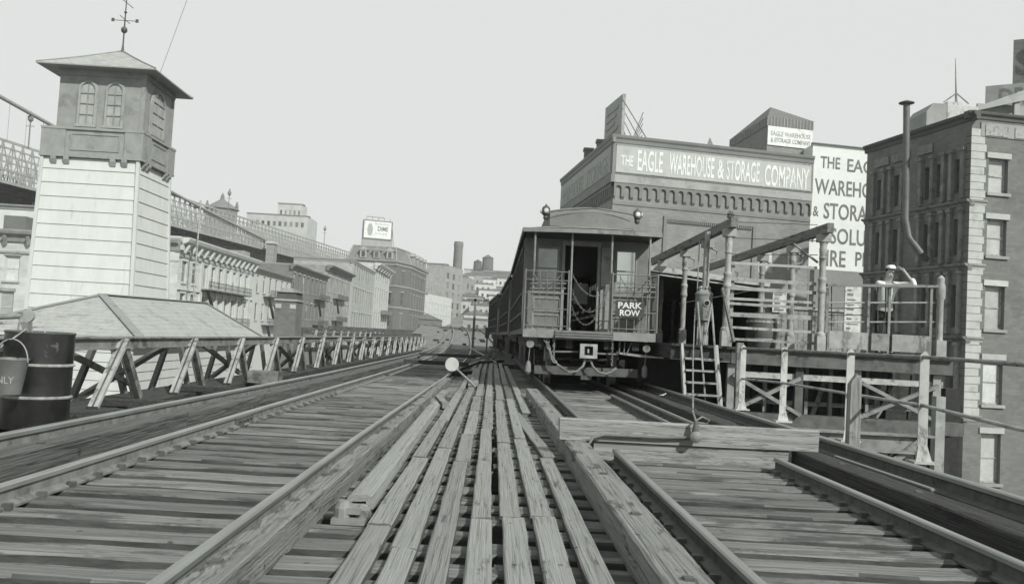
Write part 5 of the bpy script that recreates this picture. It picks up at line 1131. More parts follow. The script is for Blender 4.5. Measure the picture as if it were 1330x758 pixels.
# right corner building ------------------------------------------------
c0, c1 = (at(1127, 188, 55).x, 55.0), (24.79, 46.0); dn = (Vector((38, 47.9)) - Vector(c1)); c2 = (38.0, 47.9); c3 = (38.0, 58.0); c4 = (24.5, 58)
rows_ = [(10.2, 12.05), (6.85, 8.8), (2.96, 5.25), (-1.0, 1.35), (-5.1, -2.5)]
wr_ = [(1.05 + 3.3 * i, 2.2 + 3.3 * i, a, b) for i in range(3) for a, b in rows_]
def ufor(px):
    d_ = at(px, 400, 1.0); D = Vector(c1) - Vector(c0); t_ = (c0[0] - d_.x * c0[1]) / (d_.x * D.y - D.x); return t_ * D.length
wl_ = [(ufor(pa), ufor(pb), a, b) for pa, pb in ((1134, 1141), (1156, 1165), (1196, 1204), (1211, 1219), (1235, 1244)) for a, b in rows_[:4]]
rb, inf = block('corner_building', 'tall brick corner building with pale quoins and a dark pilastered side, at the right edge', [c0, c1, c2, c3, c4], 14.25, 'brickmid',
    faces={0: dict(wins=wl_, style=dict(pane=('glassdk', 'glassdk', 'glassmid'), frame='iron')), 1: dict(wins=wr_, style=dict(pane=('glasslt', 'glasslt', 'glassmid'), frame='lightiron', sill='stonemid', lintel='quoin', vbars=0, bars=1), rec=.3)})
P0, u, n = inf[1]
mb = MB(); z = -1.6; k = 0
while z < 13.2:
    wq = .9 if k % 2 == 0 else .8; mb.bar(P0 + u * wq / 2 - n * .0 + Vector((0, 0, z + .19)) + n * .03, P0 + u * wq / 2 + Vector((0, 0, z + .20)) + n * .031, .01, .01) if False else None
    a = P0 + n * .04 - u * .04; vs = [a + Vector((0, 0, z)), a + u * wq + Vector((0, 0, z)), a + u * wq + Vector((0, 0, z + .385)), a + Vector((0, 0, z + .385))]; vs += [v - n * .1 for v in vs]
    mb.add(vs, [(0, 1, 2, 3), (0, 4, 5, 1), (1, 5, 6, 2), (2, 6, 7, 3), (3, 7, 4, 0)]); z += .41; k += 1
mb.build('quoin', 'quoin', rb)
P1_, u1, n1 = inf[0]; L0 = (Vector(c1) - Vector(c0)).length
mb = MB(); z = -1.6; k = 0
while z < 13.2:
    wq = .55 if k % 2 else .38; a = P1_ + u1 * (L0 + .04) + n1 * .05; vs = [a - u1 * wq + Vector((0, 0, z)), a + Vector((0, 0, z)), a + Vector((0, 0, z + .37)), a - u1 * wq + Vector((0, 0, z + .37))]; vs += [v - n1 * .1 for v in vs]
    mb.add(vs, [(0, 1, 2, 3), (0, 4, 5, 1), (2, 6, 7, 3), (3, 7, 4, 0)]); z += .41; k += 1
mb.build('side_quoin', 'brickmid', rb)
for z in (9.75, 6.35, 2.5, -1.6):
    cornice(rb, P1_, u1, n1, 0, L0 + .1, z, 'pilaster', .32, .3, 'belt_course')
    cornice(rb, P0, u, n, -.05, .95, z + .0, 'trim', .3, .14, 'belt_course')
cornice(rb, P1_, u1, n1, -.2, L0 + .4, 14.42, 'brickdark', .45, .22, 'cornice'); cornice(rb, P0, u, n, -.35, 13.5, 14.44, 'brickdark', .35, .25, 'cornice')
for z0_, z1_ in ((-1.5, 2.15), (2.6, 5.95), (6.4, 9.35), (9.8, 12.6)):
    for uu in [ufor(p__) for p__ in (1131, 1144, 1153, 1168, 1192, 1207.5, 1222, 1232, 1247)]: mb = MB(); mb.bar(P1_ + u1 * uu + n1 * .1 + Vector((0, 0, z0_ + .05)), P1_ + u1 * uu + n1 * .1 + Vector((0, 0, z1_)), .24, .2, up=n1); mb.bar(P1_ + u1 * uu + n1 * .12 + Vector((0, 0, z1_ - .15)), P1_ + u1 * uu + n1 * .12 + Vector((0, 0, z1_ + .03)), .36, .3, up=n1); mb.build('pilaster', 'pilaster', rb)
mb = MB(); mb.bar(P0 + u * .5 + n * .03 + Vector((0, 0, 13.55)), P0 + u * 13 + n * .03 + Vector((0, 0, 13.55)), .06, .75)
mb.build('frieze', 'stonemid', rb)
for (PP_, uu_, nn_, a_, b_, z_, h_) in ((P0, u, n, .75, 2.1, 13.5, .55), (P0, u, n, 2.5, 3.9, 13.5, .55), (P1_, u1, n1, .9, 2.3, 13.1, .5), (P1_, u1, n1, 2.6, 4.2, 13.1, .5), (P1_, u1, n1, 4.9, 6.2, 13.1, .5)):
    MB().bar(PP_ + uu_ * a_ + nn_ * .07 + Vector((0, 0, z_)), PP_ + uu_ * b_ + nn_ * .07 + Vector((0, 0, z_)), .06, h_).build('frieze_panel', 'column' if PP_ is P0 else 'pilaster', rb)
fl = MB(); Yf = 48.6; p_ = [at(1177.5, 134, Yf), at(1177, 240, Yf), at(1176, 285, Yf - .1), at(1180, 308, Yf - .3), at(1196, 328, Yf - .6), at(1203, 336, Yf - .1)]
fl.tube(p_, .18, n=14); fl.lathe(p_[0] + Vector((0, 0, -.05)), [(.3, 0), (.42, .03), (.42, .07), (.1, .2)], n=14); fl.build('flue_pipe', 'pipe', rb, smooth=40)

# tanks, mast and signs behind its roof
a, b = at(1203, 165, 60), at(1230, 135, 60); mb = MB(); mb.prism([(a.x, 8), (b.x, 8), (b.x, b.z), (a.x + .45, b.z), (a.x, b.z - .6)], (0, 60, 0), (0, 63, 0), (1, 0, 0), (0, 0, 1))
mb.build('roof_tank', 'stonemid', label='grey slant-topped roof tank behind the corner building parapet', cat='tank')
a, b = at(1230, 165, 61), at(1250, 133, 61); mb = MB(); mb.box((a.x, 61, 8), (b.x, 63, b.z)); mb.box((b.x, 61.5, 8), (b.x + 1.4, 63, b.z - .1)); mb.build('roof_house', 'whitepaint', label='white rooftop shed at the foot of the mast', cat='roof shed')
ms = thing('roof_mast', tuple(at(1242, 134, 61.5)), 'thin tall mast rising from white rooftop shed', 'mast')
mb = MB(); mb.tube([at(1242, 134, 61.5), at(1241.5, 110, 61.5), at(1241, 76, 61.5)], [.09, .05, .02], n=6); mb.build('pole', 'midiron', ms); mb = MB(); c_ = at(1242, 132, 61.5)
for dx in (-1, 1): mb.tube([c_ + Vector((dx * .9, 0, -.1)), c_ + Vector((0, 0, .6))], .05, n=5)
mb.build('stay', 'midiron', ms)
sgb = thing('sign_building', (50, 82, GZ), 'far grey factory with dark painted letters along its top behind the corner building', 'building')
a, b = at(1279, 150, 80), at(1400, 96, 80); 
mb = MB(); wall(mb, (a.x, 80), (66, 66), GZ, at(1279, 112, 80).z, []); wall(mb, (a.x * 95 / 80 + 2, 95), (a.x, 80), GZ, at(1279, 112, 80).z, []); mb.build('wall', 'stonemid', sgb)
mb = MB(); z = at(1279, 112, 80).z; dx_ = Vector((66 - a.x, -14, 0)).normalized(); 
tb = text_mb('DRO', 3.6, 1.6, Vector((a.x + .9, 79.45, z - 1.95)), dx_, (0, 0, 1), (0, -1, 0), .04, bold=.03); tb.build('lettering', 'letterdk', sgb)
q = at(1315, 110, 82); mb = MB(); wall(mb, (q.x, 82), (68, 70), z - 2, at(1315, 52, 82).z, []); wall(mb, (q.x * 90 / 82 + 2, 90), (q.x, 82), z - 2, at(1315, 52, 82).z, []); mb.build('upper_wall', 'brickmid', sgb)
tb = text_mb('S', 1.7, 2.5, Vector((at(1324, 95, 82).x, 81.3, at(1324, 92, 82).z)), dx_, (0, 0, 1), (0, -1, 0), .04, bold=.03); tb.build('lettering', 'letterdk', sgb)
pr3 = [(a.x - 3.2, 68, at(1275, 141, 68).z - .9), (45, 67, at(1330, 118, 67).z)]
mb = MB(); aa, bb = at(1262, 141, 66), at(1345, 112, 66); mb.add([aa, bb, bb + Vector((0, 0, -.9)), aa + Vector((0, 0, -.25)), aa + Vector((0, 6, 0)), bb + Vector((0, 6, 0))], [(0, 1, 2, 3), (0, 1, 5, 4)]); mb.box((at(1318, 130, 66.2).x, 66.2, 8), (at(1325, 130, 66.2).x, 66.5, bb.z - 1.1)); mb.box((aa.x + 1, 67, 7), (46, 67.2, bb.z - 1.3))
mb.build('sloping_roof', 'stonemid', label='pale sloping roof edge between the corner building and the lettered factory', cat='roof')
# Eagle warehouse -----------------------------------------------------------
ea, eb, ec = (10.22, 80.0), (29.79, 84.0), (7.38, 104.0)
ed_ = (27.2, 108.0); ET = 19.95
P_ = Vector((ea[0], ea[1], 0)); U = (Vector((eb[0], eb[1], 0)) - P_); LE = U.length; U.normalize()
sm_w = [(LE - 5.2, LE - 3.7, 8.6, 10.6), (LE - 2.2, LE - .9, 9.0, 10.9), (LE - 5.2, LE - 3.7, 3.2, 5.4), (LE - 2.2, LE - .9, 3.4, 5.6)]
ew, inf = block('warehouse', 'large brick warehouse with painted name band and arched corbels behind the train', [ea, eb, ed_, ec], ET, 'eagle',
    faces={0: dict(wins=sm_w, style=dict(pane='glasslt', frame='eaglesign', bars=0, fw=.06), rec=.1)})
P0, u, n = inf[0]; P3, u3, n3 = inf[3]
L3 = (Vector(ea) - Vector(ec)).length
def slab(t, P0, u, n, u0, u1, z0, z1, k0, k1, m, name):
    vs = [P0 + u * a + n * k + Vector((0, 0, z)) for k in (k1, k0) for a, z in ((u0, z0), (u1, z0), (u1, z1), (u0, z1))]
    mb = MB(); mb.add(vs, [(0, 1, 2, 3), (7, 6, 5, 4), (0, 4, 5, 1), (1, 5, 6, 2), (2, 6, 7, 3), (3, 7, 4, 0)]); return mb.build(name, m, t)
slab(ew, P0, u, n, -.3, LE, 16.5, ET + .1, -.2, .3, 'eagle', 'sign_band'); slab(ew, P0, u, n, .02, LE - .25, 16.7, 19.15, .3, .34, 'eaglesign', 'sign_field')
slab(ew, P0, u, n, -.02, LE - .2, 19.15, 19.22, .3, .37, 'column', 'sign_border'); slab(ew, P0, u, n, -.02, LE - .2, 16.63, 16.7, .3, .37, 'column', 'sign_border')
cornice(ew, P0 + n * .3, u, n, -.5, LE, ET + .12, 'eagle', .7, .22, 'coping'); cornice(ew, P3 + n3 * .3, u3, n3, 0, L3 + .5, ET + .12, 'eagle', .7, .22, 'coping')
slab(ew, P3, u3, n3, 0, L3 + .2, 16.5, ET + .1, -.2, .3, 'eagle', 'sign_band'); slab(ew, P3, u3, n3, .6, L3 - .3, 16.7, 19.15, .3, .34, 'eaglesign', 'sign_field')
def etxt(t, P0, u, n, txt, u0, u1, z0, z1, m='signwhite', bold=.012, k=.345):
    tb = text_mb(txt, u1 - u0, z1 - z0, P0 + u * u0 + n * k + Vector((0, 0, z0)), u, (0, 0, 1), n, .02, bold=bold); return tb.build('lettering', m, t)
S_ = LE / 835.0    # measured along the band: 268..1105 units
for txt, a, b, z0, z1 in (('THE', 288, 337, 17.3, 18.25), ('EAGLE', 355, 458, 16.95, 18.9), ('WAREHOUSE', 484, 672, 16.95, 18.9), ('&', 686, 714, 16.95, 18.8), ('STORAGE', 724, 866, 16.95, 18.9), ('COMPANY', 888, 1083, 16.75, 18.8)):
    etxt(ew, P0, u, n, txt, (a - 268) * S_, (b - 268) * S_, z0, z1, bold=.018)
for i in range(2):
    etxt(ew, P3, u3, n3, ('WAREHOUSE', 'STORAGE')[i], (1.5, 14)[i], (12.6, 23)[i], 16.8, 18.5, bold=.0, m='column')
# arcaded corbel table: band with arched notches
def arcade(t, P0, u, n, L, z0, z1, nb, m, proj=.2):
    mb = MB(); w_ = L / nb; pw = w_ * .34; r = (w_ - pw) / 2
    def P(a, z, k): return P0 + u * a + n * k + Vector((0, 0, z))
    for i in range(nb):
        a = i * w_; zs = z1 - .25 - r; c = a + w_ / 2
        arc = [(c + r * math.cos(t_), zs + r * math.sin(t_)) for t_ in [math.pi * (8 - k) / 8 for k in range(9)]]
        mb.face([P(a, z0 + .25, proj), P(a + pw / 2, z0 + .25, proj), P(a + pw / 2, zs, proj), P(a, zs, proj)])
        mb.face([P(a + w_ - pw / 2, z0 + .25, proj), P(a + w_, z0 + .25, proj), P(a + w_, zs, proj), P(a + w_ - pw / 2, zs, proj)])
        pts = [(a, zs)] + arc + [(a + w_, zs), (a + w_, z1), (a, z1)]
        for k in range(8): mb.face([P(*arc[k], proj), P(*arc[k + 1], proj), P(arc[k + 1][0], z1, proj), P(arc[k][0], z1, proj)]); mb.face([P(*arc[k], 0), P(*arc[k + 1], 0), P(*arc[k + 1], proj), P(*arc[k], proj)])
        mb.face([P(a, zs, proj), P(a + pw / 2, zs, proj), P(a + pw / 2, z1, proj), P(a, z1, proj)]); mb.face([P(a + w_ - pw / 2, zs, proj), P(a + w_, zs, proj), P(a + w_, z1, proj), P(a + w_ - pw / 2, z1, proj)])
        for s in (a + pw / 2, a + w_ - pw / 2): mb.face([P(s, z0 + .1, 0), P(s, z0 + .25, proj), P(s, zs, proj), P(s, zs, 0)])
        mb.face([P(a, z0, 0), P(a + pw / 2, z0, 0), P(a + pw / 2, z0 + .25, proj), P(a, z0 + .25, proj)]); mb.face([P(a + w_ - pw / 2, z0, 0), P(a + w_, z0, 0), P(a + w_, z0 + .25, proj), P(a + w_ - pw / 2, z0 + .25, proj)])
    return mb.build('corbel_table', m, t, recalc=False)
arcade(ew, P0, u, n, LE, 14.25, 15.75, 23, 'eagle'); arcade(ew, P3, u3, n3, L3, 14.25, 15.75, 28, 'eagle')
slab(ew, P0, u, n, -.3, LE, 15.75, 16.495, 0, .26, 'stonemid', 'string_course'); slab(ew, P3, u3, n3, 0, L3 + .3, 15.75, 16.495, 0, .34, 'eagle', 'string_course')
slab(ew, P0, u, n, -.02, LE, 13.75, 14.0, 0, .08, 'eagle', 'string_course')
for q in ((5.0, 14.3, 12.8, 13.1), (5.0, 5.3, 0, 12.8), (14.0, 14.3, 0, 12.8)): slab(ew, P0, u, n, q[0], q[1], q[2], q[3], 0, .16, 'eagle', 'panel_surround')
mb = MB()
for k in range(44): a = 5.35 + k * .196; mb.box((0, 0, 0), (0, 0, 0)) if False else mb.bar(P0 + u * a + n * .1 + Vector((0, 0, 12.65)), P0 + u * (a + .1) + n * .1 + Vector((0, 0, 12.65)), .15, .28)
mb.build('dentil', 'eagle', ew)
slab(ew, P3, u3, n3, 4, 22, GZ, 12.5, 0, .15, 'brickdark', 'side_pilaster') if False else None
for k in range(4): slab(ew, P3, u3, n3, 3 + k * 5.5, 5.2 + k * 5.5, 8.5, 11.5, 0, .05, 'glassdk', 'side_shutter')
# rooftop: water house with sign, chimneys, billboard
wh = thing('roof_penthouse', (30, 92, ET), 'small rooftop penthouse with hipped roof and white lettered sign on the warehouse', 'penthouse')
w0, w1, w2 = at(949, 185, 101), at(996, 190, 90), at(1054, 190, 91)
A = (w0.x, 101.0); B = (w1.x, 90.0); C_ = (w2.x, 91.0); D_ = (C_[0] + A[0] - B[0], 102.0)
ztw = at(996, 163, 90).z; zhp = at(996, 151, 90).z
mb = MB(); pts = [A, B, C_, D_]
for k in range(4): wall(mb, pts[k], pts[(k + 1) % 4], ET - .2, ztw, [])
mb.build('wall', 'eagle', wh)
mb = MB(); cen = Vector((sum(p[0] for p in pts) / 4, sum(p[1] for p in pts) / 4, at(1013, 140, 96).z)); ring0 = [Vector((p[0], p[1], ztw)) + (Vector((p[0], p[1], 0)) - Vector((cen.x, cen.y, 0))).normalized() * .12 for p in pts]
ring1 = [v + Vector((0, 0, zhp - ztw)) for v in ring0]
for k in range(4): mb.face([ring0[k], ring0[(k + 1) % 4], ring1[(k + 1) % 4], ring1[k]])
mb.build('louvre_band', 'pipe', wh)
mb = MB()
for k in range(4):
    for j in range(14): p = ring0[k].lerp(ring0[(k + 1) % 4], j / 14); mb.bar(p, p + Vector((0, 0, zhp - ztw)), .08, .08, up=(1, 0, 0))
mb.build('louvre', 'stonemid', wh)
mb = MB()
for k in range(4): mb.face([ring1[k], ring1[(k + 1) % 4], cen])
mb.build('roof', 'roofgrey', wh)
Pw = Vector((B[0], B[1], 0)); uw = (Vector((C_[0], C_[1], 0)) - Pw); Lw = uw.length; uw.normalize(); nw = Vector((uw.y, -uw.x, 0))
zsb = at(996, 188, 90).z
slab(wh, Pw, uw, nw, 0, Lw, zsb, ztw - .02, .02, .12, 'signwhite', 'sign_panel')
hh3 = ztw - zsb
etxt(wh, Pw, uw, nw, 'EAGLE WAREHOUSE', .35, Lw - .2, zsb + hh3 * .5, zsb + hh3 * .74, m='trim', bold=.01, k=.12); etxt(wh, Pw, uw, nw, '& STORAGE COMPANY', .35, Lw - .2, zsb + hh3 * .17, zsb + hh3 * .4, m='trim', bold=.01, k=.12)
bb_ = thing('roof_billboard', tuple(at(800, 175, 92)), 'tall narrow tilted billboard seen nearly edge-on on the warehouse roof corner', 'billboard')
a, b, c_, d_ = at(788.5, 178, 96), at(810.5, 178, 86), at(813, 122, 86), at(790, 141, 96)
a.z = b.z = ET
mb = MB(); nb_ = (b - a).cross(Vector((0, 0, 1))).normalized() * .3; q = [a, b, c_, d_]; mb.add(q + [v + nb_ for v in q], [(0, 1, 2, 3), (7, 6, 5, 4), (0, 4, 5, 1), (1, 5, 6, 2), (2, 6, 7, 3), (3, 7, 4, 0)]); mb.build('panel', 'trim', bb_)
mb = MB()
for k in range(6):
    f = .25 + .12 * k; p0, p1 = a.lerp(d_, f), b.lerp(c_, f); off = -nb_ * .1; mb.bar(p0.lerp(p1, .12) + off, p0.lerp(p1, .6 + .3 * ((k * 7) % 3) / 3) + off, .08, .35); mb.bar(p0.lerp(p1, .12) + nb_ * 1.1, p0.lerp(p1, .6 + .3 * ((k * 7) % 3) / 3) + nb_ * 1.1, .08, .35)
mb.build('faded_lettering', 'column', bb_)
mb = MB(); cb_ = at(816, 178, 87)
for k in range(5):
    p = b.lerp(a, k / 4); r_t = b.lerp(c_, .75) if k < 2 else a.lerp(d_, .7); mb.tube([(b + Vector((3.2 - .5 * k, k * 1.2, 0))), b.lerp(c_, .9 - .15 * k) + nb_], .05, n=4); mb.tube([(b + Vector((.8, k, .3))), b.lerp(c_, .3 + .1 * k) + Vector((1.8, 0, 0))], .04, n=4)
mb.build('back_stay', 'midiron', bb_)
for i, (px, y, Y, w_, lb) in enumerate([(765, 192, 96, .9, 'left small chimney on the warehouse side parapet'), (782, 181, 89, .9, 'right small chimney on the warehouse side parapet beside the billboard')]):
    p = at(px, y, Y); mb = MB(); mb.box((p.x - w_ / 2, Y, ET - .2), (p.x + w_ / 2, Y + w_, p.z - .3)); mb.box((p.x - w_ / 2 - .1, Y - .1, p.z - .3), (p.x + w_ / 2 + .1, Y + w_ + .1, p.z)); mb.build('chimney', 'roofgrey', label=lb, cat='chimney')
# hipped skylight
p0 = at(900, 192, 95); mb = MB(); ctr = at(922, 178, 98); pts4 = [at(905, 190, 95), at(945, 190, 95), at(948, 190, 103), at(908, 190, 103)]
for v in pts4: v.z = ET
for k in range(4): mb.face([pts4[k], pts4[(k + 1) % 4], ctr])
mb.build('skylight', 'roofgrey', label='low hipped skylight between billboard and penthouse on the warehouse roof', cat='skylight')
# white painted wall of the annex
Y1w = 88.0; wa, wb = at(1056, 187, Y1w), at(1127, 190, 90)
an, inf = block('warehouse_annex', 'warehouse annex with whitewashed side wall painted with dark lettering', [(wa.x, Y1w), (wb.x + 9, 90.6), (wb.x + 9, 106), (wa.x, 104)], wa.z, 'wallwhite', faces={})
P0, u, n = inf[0]; S2 = (wb.x - wa.x) / 71.0
slab(an, P0, u, n, -.02, 15.5, GZ, at(1080, 350, Y1w).z, 0, .05, 'eagle', 'unpainted_base'); cornice(an, P0, u, n, -.1, 15.4, wa.z + .15, 'eagle', .3, .15, 'coping')
for txt, xa, xb, ya, yb in (('THE', 1066, 1090, 203, 218), ('EAGLE', 1099, 1148, 205, 222), ('WAREHOUSE', 1060, 1158, 232, 252), ('&', 1059, 1066, 268, 281), ('STORAGE', 1072, 1146, 263, 284), ('ABSOLUTELY', 1058, 1166, 294, 315), ('FIRE', 1069, 1101, 324, 345), ('PROOF', 1113, 1168, 326, 345)):
    u0 = (xa - 1056) * S2; u1_ = (xb - 1056) * S2; etxt(an, P0, u, n, txt, u0, u1_, at(xa, yb, 88.3).z, at(xa, ya, 88.3).z, m='letterdk', bold=.012, k=.01)

# ================================================================ LEFT STREET ROW
def row(name, label, Ya, Yb, zt, wm, wins, style, X=-35.0, depth=14, corn=None, cm='stonemid', ch=.9, cp=.8, brk=0, endw=None, ncat='building'):
    pts = [(X, Ya), (X, Yb), (X - depth, Yb), (X - depth, Ya)]
    f = {0: dict(wins=wins, style=style)}
    if endw: f[3] = dict(wins=endw, style=style)
    t, inf = block(name, label, pts, zt - .1, wm, faces=f, cat=ncat)
    P0, u, n = inf[0]; cornice(t, P0, u, n, -.4, Yb - Ya, zt, cm, ch, cp, 'cornice', brackets=brk)
    if endw or Ya < 100: P3, u3, n3 = inf[3]; cornice(t, P3, u3, n3, 0, depth + .5, zt, cm, ch, cp, 'cornice')
    return t, inf
b1w = [(1.2, 2.7, 5.2, 7.6), (4.6, 6.1, 5.2, 7.6)] + [(8.4 + 2.95 * i, 9.9 + 2.95 * i, 5.0, 7.7) for i in range(7)] + [(1.2, 2.7, .9, 4.0), (4.6, 6.1, .9, 4.0)] + [(8.4 + 2.95 * i, 9.9 + 2.95 * i, .8, 4.0) for i in range(7)] + [(8.4 + 2.95 * i, 9.9 + 2.95 * i, -4, -.6) for i in range(7)]
t1, i1 = row('stone_row_building', 'pale stone row building with bracketed cornice and long iron balcony, right of the tower', 98, 128.4, 10.1, 'stonelt', b1w, dict(pane=('glassdk', 'glassdk', 'glassmid'), frame='stonelt', fw=.12, sill='stonelt', lintel='stonelt', blindp=.4), cm='stonelt', ch=1.4, cp=1.2, brk=14)
P0, u, n = i1[0]
slab(t1, P0, u, n, 0, 30.4, 7.95, 8.15, 0, .15, 'stonemid', 'string_course'); slab(t1, P0, u, n, 0, 30.4, 4.35, 4.55, 0, .2, 'stonelt', 'string_course')
for k in range(8): slab(t1, P0, u, n, 7.3 + 2.95 * k, 7.95 + 2.95 * k, 4.6, 7.94, 0, .22, 'stonelt', 'pilaster'); slab(t1, P0, u, n, 7.3 + 2.95 * k, 7.95 + 2.95 * k, .2, 4.34, 0, .22, 'stonelt', 'pilaster')
def balcony(t, P0, u, n, u0, u1, z, h=1.0, d=1.1):
    mb = MB(); mb.bar(P0 + u * u0 + n * d / 2 + Vector((0, 0, z)), P0 + u * u1 + n * d / 2 + Vector((0, 0, z)), d, .12)
    for zz in (h, h * .5): mb.bar(P0 + u * u0 + n * d + Vector((0, 0, z + zz)), P0 + u * u1 + n * d + Vector((0, 0, z + zz)), .07, .07)
    k = int((u1 - u0) / .5)
    for i in range(k + 1): a = P0 + u * (u0 + (u1 - u0) * i / k) + n * d + Vector((0, 0, z)); mb.bar(a, a + Vector((0, 0, h)), .05, .05, up=(1, 0, 0))
    mb.bar(P0 + u * (u0 + 1) + n * d * .6 + Vector((0, 0, z)), P0 + u * (u0 + 4.5) + n * d * .6 + Vector((0, 0, z - 3.2)), .4, .1)
    return mb.build('fire_balcony', 'iron', t)
balcony(t1, P0, u, n, 7.5, 26, 4.75); balcony(t1, P0, u, n, 7.5, 26, .6)
fp = MB(); fp.tube([(-33.6, 99.5, GZ), (-33.6, 99.5, 14.5)], .09, n=6); fp.build('flag_pole', 'lightiron', label='thin pale pole before the stone row building beside the tower', cat='pole')
t2, i2 = row('white_row_building', 'white-painted row building with small dark windows and iron balconies', 128.5, 152, 9.2, 'clap', grid(.6, 23, 6, 1.3, 1.6, 4.1, 2, 2.5) , dict(pane='glassdk', frame='column', sill='quoin', blindp=.4), cm='trim', ch=.7, cp=.7)
balcony(t2, *i2[0], 6, 14, 5.2); balcony(t2, *i2[0], 6, 14, .9)
mb = MB(); p_ = at(336, 345, 129); mb.box((-42, 130, 9), (-37, 133, 11.6)); mb.build('chimney_block', 'stonemid', label='pale chimney block on the roof of the white row building', cat='chimney')
t3, i3 = row('brick_row_building', 'dark brick row building, third along the left street', 152.1, 184, 11.6, 'brickmid', grid(.5, 31.5, 8, 1.5, 2.4, 4.9, 2, 2.9), dict(pane=('glassdk', 'glassmid'), frame='column', lintel='stonemid', sill='stonemid', blindp=.5), cm='roofgrey', ch=.9, cp=.8)
balcony(t3, *i3[0], 20, 31, 6.4); balcony(t3, *i3[0], 20, 31, 1.4)
t4, i4 = row('corniced_brick_building', 'grey brick building with heavier cornice and fire balconies, fourth along the left street', 184.1, 214, 14.0, 'stonemid', grid(.5, 29.5, 7, 1.5, 3.6, 5.2, 2, 3.0), dict(pane=('glassdk', 'glassmid'), frame='column', lintel='quoin', sill='quoin', blindp=.5), cm='roofgrey', ch=1.1, cp=1.3)
balcony(t4, *i4[0], 8, 22, 7.4); balcony(t4, *i4[0], 8, 22, 2.6)
t5, i5 = row('striped_stone_building', 'grey stone building with white quoin strips, fifth along the left street', 214.1, 256, 17.8, 'stonemid', grid(4, 40, 9, 2.2, 1.0, 6.2, 3, 4.3), dict(pane=('glassmid', 'glassdk'), frame='column', lintel='quoin', fw=.15), cm='stonemid', ch=.8, cp=.3, endw=[(3, 4.6, 12.5, 15)])
slab(t5, *i5[0], 0.1, 2.2, GZ, 17, 0, .2, 'quoin', 'quoin_strip')
t6, i6 = row('gabled_stone_building', 'pale stone-fronted building with curved parapet, just before the mansard corner', 256.1, 292, 20.5, 'stonelt', grid(2, 34, 6, 2.4, 1.4, 7.2, 3, 5), dict(pane=('glassdk', 'glassmid'), frame='column', fw=.15), cm='stonelt', ch=1.8, cp=1.8, brk=6)
slab(t6, *i6[0], 18, 34, 6.0, 7.3, .2, 1.8, 'roofgrey', 'awning')
# mansard corner building
A = at(446, 400, 300); B = at(511, 400, 300); C_ = at(531, 400, 312); D_ = at(551, 400, 345)
zc = 24.6; pts = [(A.x, 300), (B.x, 300), (C_.x, 312), (D_.x, 345), (A.x, 345)]
Lf = [(Vector(pts[k]) - Vector(pts[(k + 1) % 5])).length for k in range(5)]
stl = dict(pane=('glassdk', 'glassmid'), frame='column', lintel='quoin', fw=.14)
mnd, inf = block('mansard_building', 'large dark brick corner building with slate mansard roof carrying the billboard', pts, zc, 'brickmansard', faces={0: dict(wins=grid(1, Lf[0], 4, 1.7, 2.6, 7.3, 3, 4.2), style=stl), 1: dict(wins=grid(0, Lf[1], 1, 2.2, 2.6, 7.3, 3, 4.6), style=stl), 2: dict(wins=grid(.5, Lf[2] - .5, 6, 2.0, 2.6, 7.3, 3, 4.4), style=stl)})
for k in range(3): 
    cornice(mnd, *inf[k], -.5, Lf[k] + .5, zc + .3, 'trim', 1.6, 1.0); 
    for z in (8.9, 16.2): slab(mnd, *inf[k], -.05, Lf[k] + .05, z, z + .45, 0, .2, 'stonemid', 'band')
cen = Vector((sum(p[0] for p in pts) / 5, sum(p[1] for p in pts) / 5, 0)); zr_ = 29.6
mb = MB(); r0_ = [Vector((p[0], p[1], zc + .3)) for p in pts]; r1_ = [v + (cen - Vector((v.x, v.y, 0))).normalized() * 3.2 for v in r0_]
for v in r1_: v.z = zr_
for k in range(5): mb.face([r0_[k], r0_[(k + 1) % 5], r1_[(k + 1) % 5], r1_[k]], [(0, 0), (Lf[k], 0), (Lf[k] - 2, 5), (2, 5)])
mb.face(r1_, [(v.x, v.y) for v in r1_]); mro = mb.build('mansard_roof', 'roofgrey', mnd)
mb = MB()
for k in range(5): mb.tube([r0_[k], r1_[k]], .25, n=5); mb.tube([r1_[k], r1_[(k + 1) % 5]], .25, n=5)
mb.build('roof_ridge', 'stonemid', mro)
for k, us_ in ((0, (5.5, 10, 14.5)), (2, (6, 14, 22, 30))):
    P0, u, n = inf[k]
    for uu in us_:
        if uu > Lf[k]: continue
        c_ = P0 + u * uu - n * 1.2 + Vector((0, 0, zc + .8)); mb = MB(); mb.bar(c_ + Vector((0, 0, 0)), c_ + Vector((0, 0, 2.6)), 2.2, 2.6, up=n); q = [c_ + n * 1.5 + u * -1.6 + Vector((0, 0, 2.6)), c_ + n * 1.5 + u * 1.6 + Vector((0, 0, 2.6)), c_ + n * 1.5 + Vector((0, 0, 3.9)), c_ - n * 2 + u * -1.6 + Vector((0, 0, 2.6)), c_ - n * 2 + u * 1.6 + Vector((0, 0, 2.6)), c_ - n * 2 + Vector((0, 0, 3.9))]
        mb.add(q, [(0, 1, 2), (0, 3, 5, 2), (1, 4, 5, 2)]); do_ = mb.build('dormer', 'stonemid', mnd); mb = MB(); mb.bar(c_ + n * 1.31 + Vector((0, 0, .3)), c_ + n * 1.31 + Vector((0, 0, 2.2)), 1.1, .06, up=n); mb.build('pane', 'glassdk', do_)
